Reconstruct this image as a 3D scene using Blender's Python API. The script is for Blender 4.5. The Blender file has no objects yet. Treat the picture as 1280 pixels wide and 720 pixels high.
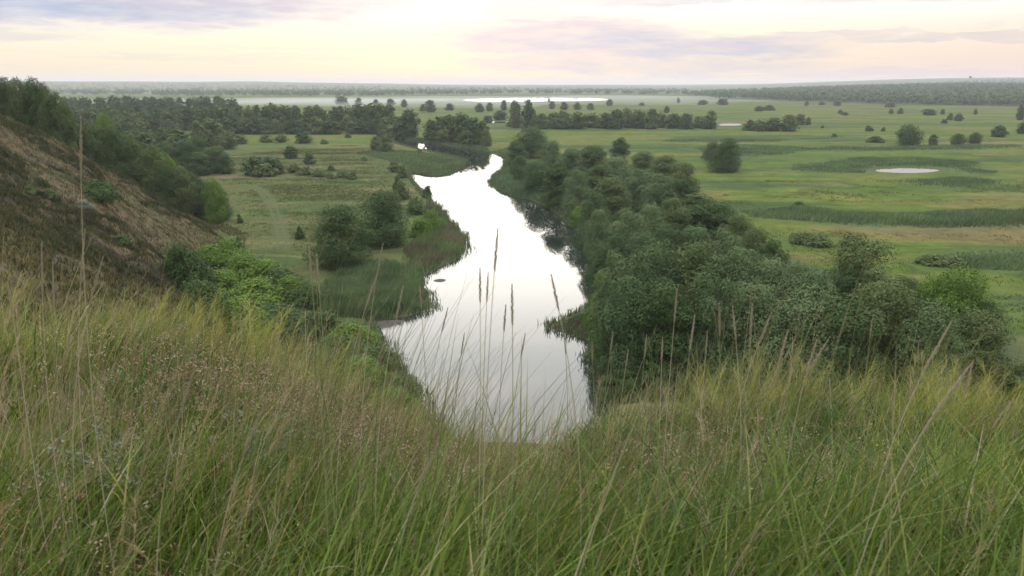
import bpy, math, random
import numpy as np
from mathutils import Vector
R = math.radians
rng = np.random.default_rng(7)
random.seed(7)
scene = bpy.context.scene
COL = scene.collection

# ------------------------------------------------------------------ camera
CAM = np.array([0.0, 0.0, 35.0])
FPX = 1004.0                     # focal length in pixels of the 1280 px wide photograph
PITCH = R(14.25)
SP, CP = math.sin(PITCH), math.cos(PITCH)
def ray(px, py):
    u = (px - 640.0) / FPX; v = (360.0 - py) / FPX
    return np.array([u, CP + v * SP, -SP + v * CP])
def on_level(px, py, z=0.3):
    d = ray(px, py); t = (z - CAM[2]) / d[2]
    return CAM + d * t, t
def level_xy(pts, z=0.3):
    return [tuple(on_level(x, y, z)[0][:2]) for x, y in pts]
def to_px(P):
    P = np.asarray(P, float) - CAM
    f = P[..., 1] * CP - P[..., 2] * SP
    up = P[..., 1] * SP + P[..., 2] * CP
    return 640 + FPX * P[..., 0] / f, 360 - FPX * up / f

cam_data = bpy.data.cameras.new('camera')
cam_data.sensor_width = 36; cam_data.lens = 36 * FPX / 1280
cam_data.clip_start = 0.05; cam_data.clip_end = 60000
cam_data.dof.use_dof = True; cam_data.dof.focus_distance = 9.0; cam_data.dof.aperture_fstop = 6.5
cam = bpy.data.objects.new('camera', cam_data); COL.objects.link(cam)
cam.location = CAM; cam.rotation_euler = (R(90) - PITCH, 0, 0)
scene.camera = cam

# ------------------------------------------------------------------ noise in numpy
_T = np.random.default_rng(3).random((256, 256))
def vnoise(x, y, seed=0):
    x = np.asarray(x, float) + seed * 17.31; y = np.asarray(y, float) + seed * 9.17
    xi = np.floor(x).astype(int); yi = np.floor(y).astype(int)
    fx = x - xi; fy = y - yi
    fx = fx * fx * (3 - 2 * fx); fy = fy * fy * (3 - 2 * fy)
    a = _T[xi & 255, yi & 255]; b = _T[(xi + 1) & 255, yi & 255]
    c = _T[xi & 255, (yi + 1) & 255]; d = _T[(xi + 1) & 255, (yi + 1) & 255]
    return (a + (b - a) * fx) * (1 - fy) + (c + (d - c) * fx) * fy
def fbm(x, y, o=4, seed=0):
    s = 0; a = .5
    for i in range(o):
        s = s + a * (vnoise(x * 2 ** i, y * 2 ** i, seed + i) - .5); a *= .5
    return s * 2            # about -1..1
def sstep(x, a, b):
    t = np.clip((x - a) / (b - a), 0, 1); return t * t * (3 - 2 * t)

# ------------------------------------------------------------------ polygons
def poly_sdf(X, Y, poly):
    """signed distance, positive inside; also the arc length of the nearest boundary point"""
    n = len(poly); best = np.full(X.shape, 1e18); arc = np.zeros(X.shape); inside = np.zeros(X.shape, bool); L = 0
    for i in range(n):
        x0, y0 = poly[i]; x1, y1 = poly[(i + 1) % n]
        dx, dy = x1 - x0, y1 - y0; l2 = dx * dx + dy * dy + 1e-12
        t = np.clip(((X - x0) * dx + (Y - y0) * dy) / l2, 0, 1)
        d = (X - x0 - t * dx) ** 2 + (Y - y0 - t * dy) ** 2
        m = d < best
        best = np.where(m, d, best); arc = np.where(m, L + t * math.sqrt(l2), arc)
        c = (y0 > Y) != (y1 > Y)
        inside ^= c & (X < dx * (Y - y0) / (dy if abs(dy) > 1e-12 else 1e-12) + x0)
        L += math.sqrt(l2)
    d = np.sqrt(best)
    return np.where(inside, d, -d), arc
def smooth_poly(pts, it=2):
    for _ in range(it):
        q = []
        for i in range(len(pts)):
            a = pts[i]; b = pts[(i + 1) % len(pts)]
            q += [(a[0] * .75 + b[0] * .25, a[1] * .75 + b[1] * .25), (a[0] * .25 + b[0] * .75, a[1] * .25 + b[1] * .75)]
        pts = q
    return pts

TOE = [(900, -260), (400, -60), (220, 25), (120, 50), (60, 57), (20, 59), (0, 61), (-12, 76), (-21, 92), (-33, 106), (-48, 126),
       (-60, 160), (-66, 186), (-76, 200), (-110, 235), (-150, 290), (-200, 400), (-280, 560), (-420, 760), (-800, 1200), (-1500, 1800),
       (-4000, 2200), (-4000, -4000), (2000, -4000)]
TOE = TOE[:1] + [p for p in TOE[1:]]
RIVER_PX_L = [(548, 545), (520, 495), (497, 462), (478, 430), (458, 402), (500, 396), (536, 388), (537, 374), (516, 352), (540, 336),
              (566, 326), (580, 312), (578, 296), (560, 278), (552, 264), (538, 252), (526, 240), (512, 224), (509, 215), (520, 216), (540, 220),
              (560, 218), (576, 209), (581, 201), (572, 197.5), (556, 194), (530, 188.5), (505, 182.5), (488, 177), (470, 172)]
RIVER_PX_R = [(470, 166.5), (495, 170), (520, 175), (555, 181), (590, 186), (612, 190), (630, 192), (633, 200), (632, 211), (617, 221), (615, 229), (625, 238),
              (645, 246), (672, 251), (700, 268), (726, 290), (742, 318), (748, 338), (747, 360), (743, 384), (716, 394), (685, 408), (716, 417), (742, 427), (746, 450),
              (752, 480), (758, 510)]
river_l = level_xy(RIVER_PX_L, 0.0); river_r = level_xy(RIVER_PX_R, 0.0)
RIVER = river_l + river_r + [(14, 74), (30, 71), (60, 69), (110, 66), (200, 48), (260, 30), (255, 22), (190, 40), (110, 56), (60, 60), (20, 62), (2, 65)]
RIVER = smooth_poly(RIVER, 1)
POND_PX = {
    'pond': [(1088, 213), (1100, 210.6), (1130, 209.6), (1160, 210.6), (1183, 213), (1165, 215.8), (1130, 216.6), (1100, 215.2)],
    'lake': [(572, 125.2), (600, 123), (660, 122), (720, 122.2), (760, 123.2), (762, 125.8), (700, 126.6), (640, 127.4), (600, 127.6)],
    'creek': [(893, 155.2), (910, 154.2), (929, 154.6), (930, 156.6), (912, 157.2), (895, 156.8)],
    'oxbow': [(597, 152.2), (640, 151.6), (644, 153.4), (620, 154.2), (598, 153.8)],
}
PONDS = {k: smooth_poly(level_xy(v, 0.0), 2) for k, v in POND_PX.items()}

# ------------------------------------------------------------------ terrain height
RIB_ARC = float(poly_sdf(np.array([-52.0]), np.array([95.0]), TOE)[1][0])
def near_sdf(X, Y, poly, margin=14.0):
    P = np.array(poly); lo = P.min(0) - margin; hi = P.max(0) + margin
    m = (X > lo[0]) & (X < hi[0]) & (Y > lo[1]) & (Y < hi[1])
    out = np.full(X.shape, -99.0)
    if m.any(): out[m] = poly_sdf(X[m], Y[m], poly)[0]
    return out
def smin(a, b, k):
    h = np.clip(.5 + .5 * (b - a) / k, 0, 1)
    return b * (1 - h) + a * h - k * h * (1 - h)
def ground_full(X, Y):
    X = np.asarray(X, float); Y = np.asarray(Y, float)
    r = np.hypot(X, Y)
    s, arc = poly_sdf(X, Y, TOE)
    s0 = s
    a0 = RIB_ARC
    arc = arc + (fbm(X / 15, Y / 15, 3, 52) * 9 + fbm(X / 4, Y / 4, 3, 53) * 2.2 + (X * .55 - Y * .12)) * sstep(-r, -420, -300)
    a0 = a0 - 52 * .55 - 95 * .12
    left = sstep(-X, 8, 30)
    # ribs and gullies that run down the scarp
    rib = fbm(arc / 26.0, s / 160.0, 3, 2) * 10.0 * left * sstep(s, 2, 18)
    fur = (np.abs(fbm(arc / 9.0, s / 60.0, 4, 5)) - .25) * 4.2 * left * sstep(s, 3, 10) * sstep(-s, -62, -38)
    s = s + rib + 6.5 * np.exp(-((arc - a0 + .10 * (s - 20)) / 4.2) ** 2) * sstep(s, 4, 16) * sstep(-s, -54, -40) * left
    hill = smin(.68 * s, 30.4 + .055 * s, 9.0) + fur + fbm(X / 9, Y / 9, 5, 8) * 1.3 * sstep(s, 2, 8) * sstep(r, 8, 25)
    hill = np.where(s0 > 0, np.maximum(hill, 0), 0)
    far = sstep(r, 900, 3200)
    valley = .3 + fbm(X / 60, Y / 60, 3, 11) * .22 + .1 * fbm(X / 6, Y / 6, 3, 12) * sstep(-r, -400, -150)
    az = np.degrees(np.arctan2(X, np.maximum(Y, 1e-6)))
    ridge = (sstep(r, 4200, 8800) * (22 + 14 * fbm(az / 9 + 5, r / 6000, 3, 21) + 38 * sstep(-az, 0, 18) + 40 * sstep(az, 12, 32))
             + sstep(r, 1500, 3400) * 26 * sstep(az, 10, 30))
    z = valley + hill + ridge * sstep(Y, 0, 800)
    # near field: the spot where the photographer stands
    near = sstep(-r, -26, -7)
    prof = 33.65 - .105 * Y - .010 * np.maximum(Y, 0) ** 2 - .055 * np.maximum(Y - 3.2, 0) ** 2 * sstep(-Y, -40, -3)
    prof = prof + .10 * fbm(X / 1.2, Y / 1.2, 3, 31)
    side = (.22 * sstep(-X, .3, 2.6) - .10 * sstep(X, .3, 3.4)) * sstep(Y, 1.6, 4.2) + .28 * sstep(-X, .6, 2.6) * sstep(Y, 2.0, 5.0)
    prof = prof + side - .36 * np.exp(-((X - .05) / .85) ** 2) * sstep(Y, 2.2, 3.8)
    z = z * (1 - near) + np.maximum(prof, z - 9) * near
    # the hill falls away steeply in the middle, down to the river
    Yp = np.maximum(Y, 1.0); cap = 34.98 - .474 * Yp + 5.0 * np.maximum(0, np.abs(X / Yp + .02) - .15) * Yp + .25 * fbm(X / 3, Y / 3, 3, 44) * sstep(Y, 6, 14)
    z = np.where((Y > 3.2) & (Y < 70), np.where(z > cap, np.maximum(cap, .3), z), z)
    # water bodies are carved
    rs = near_sdf(X, Y, RIVER)
    rs = rs + fbm(X / 3.5, Y / 3.5, 3, 41) * .9 * sstep(-r, -320, -60)
    carve = np.clip(.06 - rs * .12, -1.6, 50)
    z = np.where(rs > -6, np.minimum(z, carve), z)
    wet = np.clip(1 + rs / 5.0, 0, 1)
    for k, p in PONDS.items():
        ps = near_sdf(X, Y, p); ps = np.where(ps > -90, ps + fbm(X / 7, Y / 7, 3, 61) * (2.2 if k == 'pond' else 3.0), ps)
        z = np.where(ps > -8, np.minimum(z, np.clip(.03 - ps * .05, -1.2, 50)), z)
        wet = np.maximum(wet, np.clip(1 + ps / 6.0, 0, 1))
    return z, s0, arc, wet
def ground(x, y):
    return float(ground_full(np.array([x]), np.array([y]))[0][0])

# ------------------------------------------------------------------ mesh helpers
def mesh_arrays(name, V, F, mat, attrs=None, smooth=False):
    me = bpy.data.meshes.new(name)
    V = np.asarray(V, np.float32); F = np.asarray(F, np.int32)
    nf, k = F.shape
    me.vertices.add(len(V)); me.vertices.foreach_set('co', V.ravel())
    me.loops.add(nf * k); me.loops.foreach_set('vertex_index', F.ravel())
    me.polygons.add(nf); me.polygons.foreach_set('loop_start', np.arange(0, nf * k, k, dtype=np.int32))
    me.polygons.foreach_set('loop_total', np.full(nf, k, np.int32))
    if smooth: me.polygons.foreach_set('use_smooth', np.ones(nf, bool))
    for key, (dom, typ, val) in (attrs or {}).items():
        a = me.attributes.new(key, typ, dom)
        val = np.asarray(val, np.float32)
        a.data.foreach_set('color' if typ == 'FLOAT_COLOR' else 'value', val.ravel())
    if mat is not None:
        for m in (mat if isinstance(mat, list) else [mat]): me.materials.append(m)
    me.update(calc_edges=True); me.validate(clean_customdata=False)
    return me
def add(name, data, parent=None, loc=None, rot=0.0, scale=None):
    o = bpy.data.objects.new(name, data); COL.objects.link(o)
    if parent is not None: o.parent = parent
    if loc is not None: o.location = loc
    if rot: o.rotation_euler = (0, 0, rot)
    if scale is not None: o.scale = scale
    return o
def tag(o, label=None, category=None, group=None, kind=None):
    if label: o['label'] = label
    if category: o['category'] = category
    if group: o['group'] = group
    if kind: o['kind'] = kind
    return o
def tube(pts, rad, n=6):
    pts = np.asarray(pts, float); k = len(pts); V = []; F = []
    for i in range(k):
        d = pts[min(i + 1, k - 1)] - pts[max(i - 1, 0)]; d = d / (np.linalg.norm(d) + 1e-9)
        a = np.cross(d, [0.31, .95, .07]); a /= np.linalg.norm(a) + 1e-9; b = np.cross(d, a)
        for j in range(n):
            t = 2 * math.pi * j / n
            V.append(pts[i] + rad[i] * (a * math.cos(t) + b * math.sin(t)))
    for i in range(k - 1):
        for j in range(n):
            F.append((i * n + j, i * n + (j + 1) % n, (i + 1) * n + (j + 1) % n, (i + 1) * n + j))
    return np.array(V), np.array(F)
def join(parts):
    V = []; F = []; o = 0
    for v, f in parts:
        V.append(v); F.append(np.asarray(f) + o); o += len(v)
    return np.concatenate(V), np.concatenate(F)

# ------------------------------------------------------------------ materials
class NT:
    def __init__(s, tree): s.t = tree; s.n = tree.nodes; s.l = tree.links
    def new(s, typ, **kw):
        n = s.n.new(typ)
        for k, v in kw.items(): setattr(n, k, v)
        return n
    def put(s, sock, v):
        if v is None: return
        if hasattr(v, 'is_linked') or hasattr(v, 'node'): s.l.new(v, sock)
        elif isinstance(v, (tuple, list)) and len(v) == 3 and sock.type == 'RGBA': sock.default_value = (*v, 1)
        else: sock.default_value = v
    def math(s, op, a, b=None, c=None, clamp=False):
        n = s.new('ShaderNodeMath', operation=op); n.use_clamp = clamp
        for i, v in enumerate((a, b, c)): s.put(n.inputs[i], v)
        return n.outputs[0]
    def mix(s, f, a, b, blend='MIX'):
        n = s.new('ShaderNodeMix', data_type='RGBA', blend_type=blend)
        s.put(n.inputs[0], f); s.put(n.inputs[6], a); s.put(n.inputs[7], b)
        return n.outputs[2]
    def noise(s, vec, scale, detail=4, rough=.55, dist=0.0):
        n = s.new('ShaderNodeTexNoise'); s.put(n.inputs['Vector'], vec)
        n.inputs['Scale'].default_value = scale; n.inputs['Detail'].default_value = detail
        n.inputs['Roughness'].default_value = rough; n.inputs['Distortion'].default_value = dist
        return n.outputs[0]
    def ramp(s, f, stops, interp='LINEAR'):
        n = s.new('ShaderNodeValToRGB'); n.color_ramp.interpolation = interp
        e = n.color_ramp.elements
        while len(e) < len(stops): e.new(.5)
        for el, (p, c) in zip(e, stops):
            el.position = p; el.color = (*c, 1) if isinstance(c, (tuple, list)) else (c, c, c, 1)
        s.put(n.inputs[0], f); return n.outputs[0]
    def attr(s, name):
        n = s.new('ShaderNodeAttribute', attribute_name=name); return n
    def rng(s, v, a, b, c=0., d=1.):
        n = s.new('ShaderNodeMapRange', interpolation_type='SMOOTHSTEP')
        for i, x in enumerate((v, a, b, c, d)): s.put(n.inputs[i], x)
        return n.outputs[0]
    def vec(s, x, y, z=0.0):
        n = s.new('ShaderNodeCombineXYZ')
        for i, v in enumerate((x, y, z)): s.put(n.inputs[i], v)
        return n.outputs[0]
def material(name):
    m = bpy.data.materials.new(name); m.use_nodes = True
    m.node_tree.nodes.clear(); return m, NT(m.node_tree)
def out_surface(nt, sh):
    o = nt.new('ShaderNodeOutputMaterial'); nt.l.new(sh, o.inputs['Surface'])
def leafy(nt, colour, transl=.3, rough=.7, spec=.08, tint=(1.15, 1.1, .6)):
    p = nt.new('ShaderNodeBsdfPrincipled'); nt.put(p.inputs['Base Color'], colour)
    p.inputs['Roughness'].default_value = rough; p.inputs['Specular IOR Level'].default_value = spec
    t = nt.new('ShaderNodeBsdfTranslucent'); nt.put(t.inputs['Color'], nt.mix(1.0, colour, tint, 'MULTIPLY'))
    mx = nt.new('ShaderNodeMixShader'); mx.inputs[0].default_value = transl
    nt.l.new(p.outputs[0], mx.inputs[1]); nt.l.new(t.outputs[0], mx.inputs[2])
    out_surface(nt, mx.outputs[0])
def foliage(name, a, b, c, transl=.10):
    """a, b: leaf colours across trees; c: the colour of the palest leaves"""
    m, nt = material(name)
    oi = nt.new('ShaderNodeObjectInfo')
    col = nt.mix(oi.outputs['Random'], a, b)
    leaf = nt.attr('leaf').outputs['Fac']
    col = nt.mix(nt.math('MULTIPLY', nt.math('POWER', leaf, 2.0), .75), col, c)
    leafy(nt, col, transl)
    return m
M = {}
M['silver'] = foliage('willow_leaves', (.048, .094, .030), (.120, .165, .066), (.165, .205, .10))
M['dark'] = foliage('dark_leaves', (.034, .070, .021), (.066, .102, .030), (.105, .145, .050))
M['bright'] = foliage('bright_leaves', (.078, .150, .022), (.100, .168, .026), (.180, .25, .05))
M['olive'] = foliage('olive_leaves', (.078, .112, .036), (.098, .128, .044), (.150, .178, .070))
M['sage'] = foliage('sage_leaves', (.13, .155, .095), (.15, .175, .11), (.24, .26, .18))
def simple(name, col, rough=.8, scale=20, var=.35):
    m, nt = material(name)
    tc = nt.new('ShaderNodeTexCoord')
    n = nt.noise(tc.outputs['Object'], scale, 5)
    c = nt.mix(n, tuple(x * (1 - var) for x in col), tuple(min(1, x * (1 + var)) for x in col))
    p = nt.new('ShaderNodeBsdfPrincipled'); nt.put(p.inputs['Base Color'], c); p.inputs['Roughness'].default_value = rough
    p.inputs['Specular IOR Level'].default_value = .2
    out_surface(nt, p.outputs[0]); return m
M['bark'] = simple('bark', (.12, .095, .07), .9, 6)
M['mud'] = simple('mud', (.062, .056, .042), .9, 1.2, .6)
def blades(name, transl=.35, rough=.6, spec=.14):
    """colour comes from a per-blade colour attribute: green, yellow or dry blades"""
    m, nt = material(name)
    col = nt.attr('tint').outputs['Color']
    leafy(nt, col, transl, rough, spec, (1.1, 1.08, .75))
    return m
M['blade'] = blades('grass_blades')
M['reed'] = blades('reed_blades', .25, .6)
M['straw'] = simple('dry_straw', (.34, .29, .19), .8, 60, .25)
M['seed'] = simple('seed_head', (.37, .31, .22), .9, 220, .4)
M['stem_green'] = simple('green_stem', (.20, .22, .10), .7, 60, .25)
M['yellow'] = simple('yellow_petals', (.27, .225, .05), .7, 90, .3)
M['bird'] = simple('dark_plumage', (.05, .05, .055), .8, 40, .3)

def ground_material():
    m, nt = material('ground')
    geo = nt.new('ShaderNodeNewGeometry'); P = geo.outputs['Position']
    s = nt.attr('toe_s').outputs['Fac']; arc = nt.attr('toe_arc').outputs['Fac']; wet = nt.attr('wet').outputs['Fac']
    near = nt.attr('near').outputs['Fac']; wood = nt.attr('wood').outputs['Fac']
    # ---- meadow
    n1 = nt.noise(P, .008, 5, .6, .4); n2 = nt.noise(P, .028, 5, .6, .6); n3 = nt.noise(P, .35, 5, .7); n4 = nt.noise(P, 2.2, 3, .7)
    strip = nt.new('ShaderNodeMapping'); strip.inputs['Scale'].default_value = (.35, 1.0, 1.0); strip.inputs['Rotation'].default_value = (0, 0, R(14)); nt.l.new(P, strip.inputs[0])
    n5 = nt.noise(strip.outputs[0], .018, 4, .55, .5)
    big = nt.new('ShaderNodeMapping'); big.inputs['Scale'].default_value = (.45, 1.0, 1.0); big.inputs['Rotation'].default_value = (0, 0, R(-6)); nt.l.new(P, big.inputs[0])
    n6 = nt.noise(big.outputs[0], .017, 5, .62, .8)
    g = nt.ramp(n6, [(.33, (.046, .082, .015)), (.43, (.070, .112, .018)), (.50, (.096, .124, .022)), (.56, (.128, .120, .034)), (.65, (.150, .112, .050))])
    g = nt.mix(nt.rng(n1, .50, .62, 0, .75), g, (.072, .118, .016))
    g = nt.mix(nt.rng(n2, .56, .70, 0, .7), g, (.120, .105, .052))
    g = nt.mix(nt.math('MULTIPLY', nt.rng(n5, .54, .62), .85), g, (.036, .062, .026))
    left = nt.attr('left_meadow').outputs['Fac']
    gl = nt.ramp(nt.noise(strip.outputs[0], .06, 6, .65, .6), [(.32, (.050, .078, .024)), (.45, (.078, .092, .032)), (.55, (.104, .098, .042)), (.66, (.130, .098, .054))])
    gl = nt.mix(nt.rng(n2, .46, .60, 0, .6), gl, (.060, .095, .026))
    g = nt.mix(left, g, gl)
    n7 = nt.noise(P, .11, 7, .72, .8)
    g = nt.mix(1.0, g, nt.ramp(n7, [(.30, .45), (.46, .88), (.56, 1.05), (.70, 1.5)]), 'MULTIPLY')
    streak = nt.new('ShaderNodeMapping'); streak.inputs['Scale'].default_value = (.22, 1.0, 1.0); streak.inputs['Rotation'].default_value = (0, 0, R(8)); nt.l.new(P, streak.inputs[0])
    n8 = nt.noise(streak.outputs[0], .055, 5, .6, 1.2)
    g = nt.mix(nt.rng(n8, .57, .63, 0, .75), g, (.040, .064, .022))
    g = nt.mix(nt.rng(n8, .42, .36, 0, .6), g, (.155, .140, .060))
    g = nt.mix(nt.rng(n3, .35, .75, .0, .40), g, (.040, .062, .020))
    g = nt.mix(nt.rng(n4, .45, .8, .0, .35), g, (.14, .14, .065))
    # ---- scarp: rusty soil with dry grass in streaks that run downhill
    sv = nt.vec(nt.math('MULTIPLY', arc, .30), nt.math('MULTIPLY', s, .06), 0)
    sv2 = nt.vec(nt.math('MULTIPLY', arc, .95), nt.math('MULTIPLY', s, .16), 4)
    h1 = nt.noise(sv, 1.0, 7, .68, .8); h1b = nt.noise(sv2, 1.0, 6, .65, .5); h2 = nt.noise(P, .07, 5, .62, .4); h3 = nt.noise(P, .9, 5, .7)
    h = nt.ramp(h1, [(.36, (.030, .024, .019)), (.43, (.064, .046, .028)), (.50, (.108, .078, .045)), (.57, (.100, .086, .044)), (.66, (.062, .066, .030))])
    h = nt.mix(nt.rng(h1b, .50, .64, 0, .75), h, (.140, .105, .068))
    h = nt.mix(nt.rng(h1b, .46, .36, 0, .75), h, (.040, .032, .022))
    h = nt.mix(nt.rng(h2, .50, .62, 0, .65), h, (.092, .088, .038))
    h = nt.mix(nt.rng(h3, .52, .75, 0, .5), h, (.165, .125, .085))
    h = nt.mix(nt.rng(nt.noise(P, .10, 5, .65, .6), .57, .66, 0, .75), h, (.085, .080, .068))
    ribd = nt.math('ABSOLUTE', nt.math('ADD', nt.math('SUBTRACT', arc, RIB_ARC - 2.0 - 52 * .55 - 95 * .12), nt.math('ADD', nt.math('MULTIPLY', s, .10), nt.math('MULTIPLY', nt.math('SUBTRACT', h2, .5), 14.))))
    h = nt.mix(nt.rng(ribd, 4.5, 1.0, 0, .7), h, nt.mix(h3, (.024, .021, .015), (.088, .080, .058)))
    h = nt.mix(nt.rng(s, 44., 54., 0, .8), h, (.085, .092, .036))
    h = nt.mix(nt.rng(nt.noise(P, .22, 6, .7, .5), .50, .60, 0, .7), h, (.042, .046, .022))
    h = nt.mix(nt.rng(s, 12., 2., 0, .6), h, (.105, .098, .042))
    hillf = nt.rng(nt.math('ADD', s, nt.math('MULTIPLY', nt.math('SUBTRACT', h2, .5), 14.)), 0., 5.)
    hillf = nt.math('MULTIPLY', hillf, nt.attr('scarp').outputs['Fac'])
    c = nt.mix(hillf, g, h)
    # ---- the litter under the near grass
    q = nt.ramp(nt.noise(P, 9., 6, .7), [(.3, (.07, .055, .035)), (.5, (.13, .11, .06)), (.7, (.12, .125, .05))])
    c = nt.mix(near, c, q)
    c = nt.mix(nt.math('MULTIPLY', nt.attr('reedy').outputs['Fac'], nt.rng(n3, .3, .6, .6, .95)), c, nt.mix(n3, (.040, .068, .028), (.085, .115, .042)))
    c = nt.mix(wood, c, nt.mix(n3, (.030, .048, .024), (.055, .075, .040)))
    c = nt.mix(nt.rng(wet, .55, .95), c, nt.mix(n3, (.10, .085, .06), (.06, .075, .035)))
    p = nt.new('ShaderNodeBsdfPrincipled'); nt.put(p.inputs['Base Color'], c); p.inputs['Roughness'].default_value = .95
    p.inputs['Specular IOR Level'].default_value = .02
    b = nt.new('ShaderNodeBump'); b.inputs['Strength'].default_value = .9; b.inputs['Distance'].default_value = .5
    nt.put(b.inputs['Height'], nt.math('ADD', nt.math('MULTIPLY', n3, .6), nt.math('ADD', nt.math('MULTIPLY', n4, .25), nt.math('MULTIPLY', nt.noise(P, 11., 3), .05))))
    nt.l.new(b.outputs[0], p.inputs['Normal'])
    out_surface(nt, p.outputs[0]); return m
M['ground'] = ground_material()
def water_material():
    m, nt = material('water')
    geo = nt.new('ShaderNodeNewGeometry')
    mp = nt.new('ShaderNodeMapping'); mp.inputs['Scale'].default_value = (1, .45, 1); nt.l.new(geo.outputs['Position'], mp.inputs[0])
    n = nt.noise(mp.outputs[0], .9, 4, .55); n2 = nt.noise(geo.outputs['Position'], .06, 3)
    b = nt.new('ShaderNodeBump'); b.inputs['Distance'].default_value = .05
    nt.put(b.inputs['Strength'], nt.rng(n2, .4, .65, .02, .10)); nt.put(b.inputs['Height'], n)
    p = nt.new('ShaderNodeBsdfPrincipled'); p.inputs['Base Color'].default_value = (.018, .024, .018, 1)
    p.inputs['Roughness'].default_value = .03; p.inputs['IOR'].default_value = 1.42
    nt.l.new(b.outputs[0], p.inputs['Normal'])
    out_surface(nt, p.outputs[0]); return m
M['water'] = water_material()

# ------------------------------------------------------------------ the ground sheet
def px_mask(X, Y, poly_px, soft):
    s, _ = poly_sdf(X, Y, level_xy(poly_px)); return sstep(s, -soft, soft)
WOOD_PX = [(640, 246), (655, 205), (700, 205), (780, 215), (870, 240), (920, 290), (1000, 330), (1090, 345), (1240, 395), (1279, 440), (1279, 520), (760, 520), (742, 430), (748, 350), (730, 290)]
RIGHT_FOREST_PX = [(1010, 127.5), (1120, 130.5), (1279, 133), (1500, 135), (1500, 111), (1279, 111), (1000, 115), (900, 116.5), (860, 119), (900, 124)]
REED_ZONES = []
def reed_zone(X, Y):
    w = np.zeros(X.shape)
    for poly, soft in REED_ZONES: w = np.maximum(w, sstep(near_sdf(X, Y, poly, 20), -soft, soft))
    return w
def build_ground():
    fan = np.arange(-39, 39.01, .15)
    th = np.concatenate([np.arange(-180, -39, 3.0), fan, np.arange(41, 180, 3.0)])
    th = np.radians(th)
    rr = [0.25]
    while rr[-1] < 16000: rr.append(rr[-1] * 1.0145 + .005)
    rr = np.array(rr); nt_, nr = len(th), len(rr)
    TH, RR = np.meshgrid(th, rr)
    X = RR * np.sin(TH); Y = RR * np.cos(TH)
    Z, S, A, W = ground_full(X, Y)
    V = np.stack([X, Y, Z], -1).reshape(-1, 3)
    i, j = np.meshgrid(np.arange(nr - 1), np.arange(nt_), indexing='ij'); j2 = (j + 1) % nt_
    F = np.stack([i * nt_ + j, i * nt_ + j2, (i + 1) * nt_ + j2, (i + 1) * nt_ + j], -1).reshape(-1, 4)[:, ::-1]
    r = np.hypot(X, Y)
    near = sstep(-r, -30, -9)
    leftm = sstep(-(X + .06 * Y), -6, 20) * sstep(-r, -560, -380)
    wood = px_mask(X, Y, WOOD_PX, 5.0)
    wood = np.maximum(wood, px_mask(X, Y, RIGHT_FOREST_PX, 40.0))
    at = {k: ('POINT', 'FLOAT', v.ravel()) for k, v in
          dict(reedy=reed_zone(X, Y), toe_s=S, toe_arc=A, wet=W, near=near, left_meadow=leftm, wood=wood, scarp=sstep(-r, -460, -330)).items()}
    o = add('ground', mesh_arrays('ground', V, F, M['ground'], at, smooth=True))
    tag(o, kind='structure')
def flat_water(name, poly, grow, kind_label):
    P = np.array(poly); lo = P.min(0) - grow; hi = P.max(0) + grow
    cell = max((hi - lo).max() / 220, .8)
    nx, ny = [int(math.ceil(d / cell)) for d in (hi - lo)]
    gx = np.linspace(lo[0], hi[0], nx + 1); gy = np.linspace(lo[1], hi[1], ny + 1)
    cx, cy = np.meshgrid((gx[1:] + gx[:-1]) / 2, (gy[1:] + gy[:-1]) / 2, indexing='ij')
    s, _ = poly_sdf(cx, cy, poly)
    keep = s > -grow
    ii, jj = np.nonzero(keep)
    VX, VY = np.meshgrid(gx, gy, indexing='ij')
    V = np.stack([VX.ravel(), VY.ravel(), np.zeros(VX.size)], -1)
    n = ny + 1
    F = np.stack([ii * n + jj, (ii + 1) * n + jj, (ii + 1) * n + jj + 1, ii * n + jj + 1], -1)
    used, inv = np.unique(F, return_inverse=True)
    o = add(name, mesh_arrays(name, V[used], inv.reshape(-1, 4), M['water']))
    tag(o, kind_label, 'water', kind='structure')
flat_water('river', RIVER, 3.0, 'bright calm river winding through the valley between wooded banks')
for k, p in PONDS.items():
    flat_water(k, p, 3.0, {'pond': 'small pale pond among sedges on the right meadow', 'lake': 'long bright lake far off below the horizon',
                           'creek': 'short glint of water beside the far clump of trees on the right', 'oxbow': 'thin sliver of water behind the riverbank wood'}[k])

def strip_mesh(name, pts, w, lift, mat):
    P = np.array(pts, float); V = []; F = []
    for i in range(len(P)):
        d = P[min(i + 1, len(P) - 1)] - P[max(i - 1, 0)]; d /= np.linalg.norm(d); nrm = np.array([-d[1], d[0]])
        for k in (-1, -.33, .33, 1):
            q = P[i] + nrm * w * .5 * k * random.uniform(.8, 1.15); V.append((q[0], q[1], ground(*q) + lift))
        if i:
            for k in range(3): F.append((4 * i - 4 + k, 4 * i - 3 + k, 4 * i + 1 + k, 4 * i + k))
    return mesh_arrays(name, V, F, mat)
def curve(pts, n):
    P = np.array(pts, float); out = []
    t = np.linspace(0, len(P) - 1, n)
    for a in t:
        i = min(int(a), len(P) - 2); f = a - i
        p0, p1, p2, p3 = P[max(i - 1, 0)], P[i], P[i + 1], P[min(i + 2, len(P) - 1)]
        out.append(.5 * (2 * p1 + (p2 - p0) * f + (2 * p0 - 5 * p1 + 4 * p2 - p3) * f * f + (3 * p1 - p0 - 3 * p2 + p3) * f ** 3))
    return np.array(out)
M['rut'] = simple('track_soil', (.066, .066, .030), .95, 1.5, .6)
tr = curve(level_xy([(352, 312), (352, 296), (347, 275), (339, 255), (331, 243), (322, 236), (305, 231)]), 60)
for off in (-.9, .9):
    q = tr.copy(); q[:, 0] += off
    o = add('path', strip_mesh('path', q, .5, .05, M['rut'])); tag(o, kind='structure')

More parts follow.
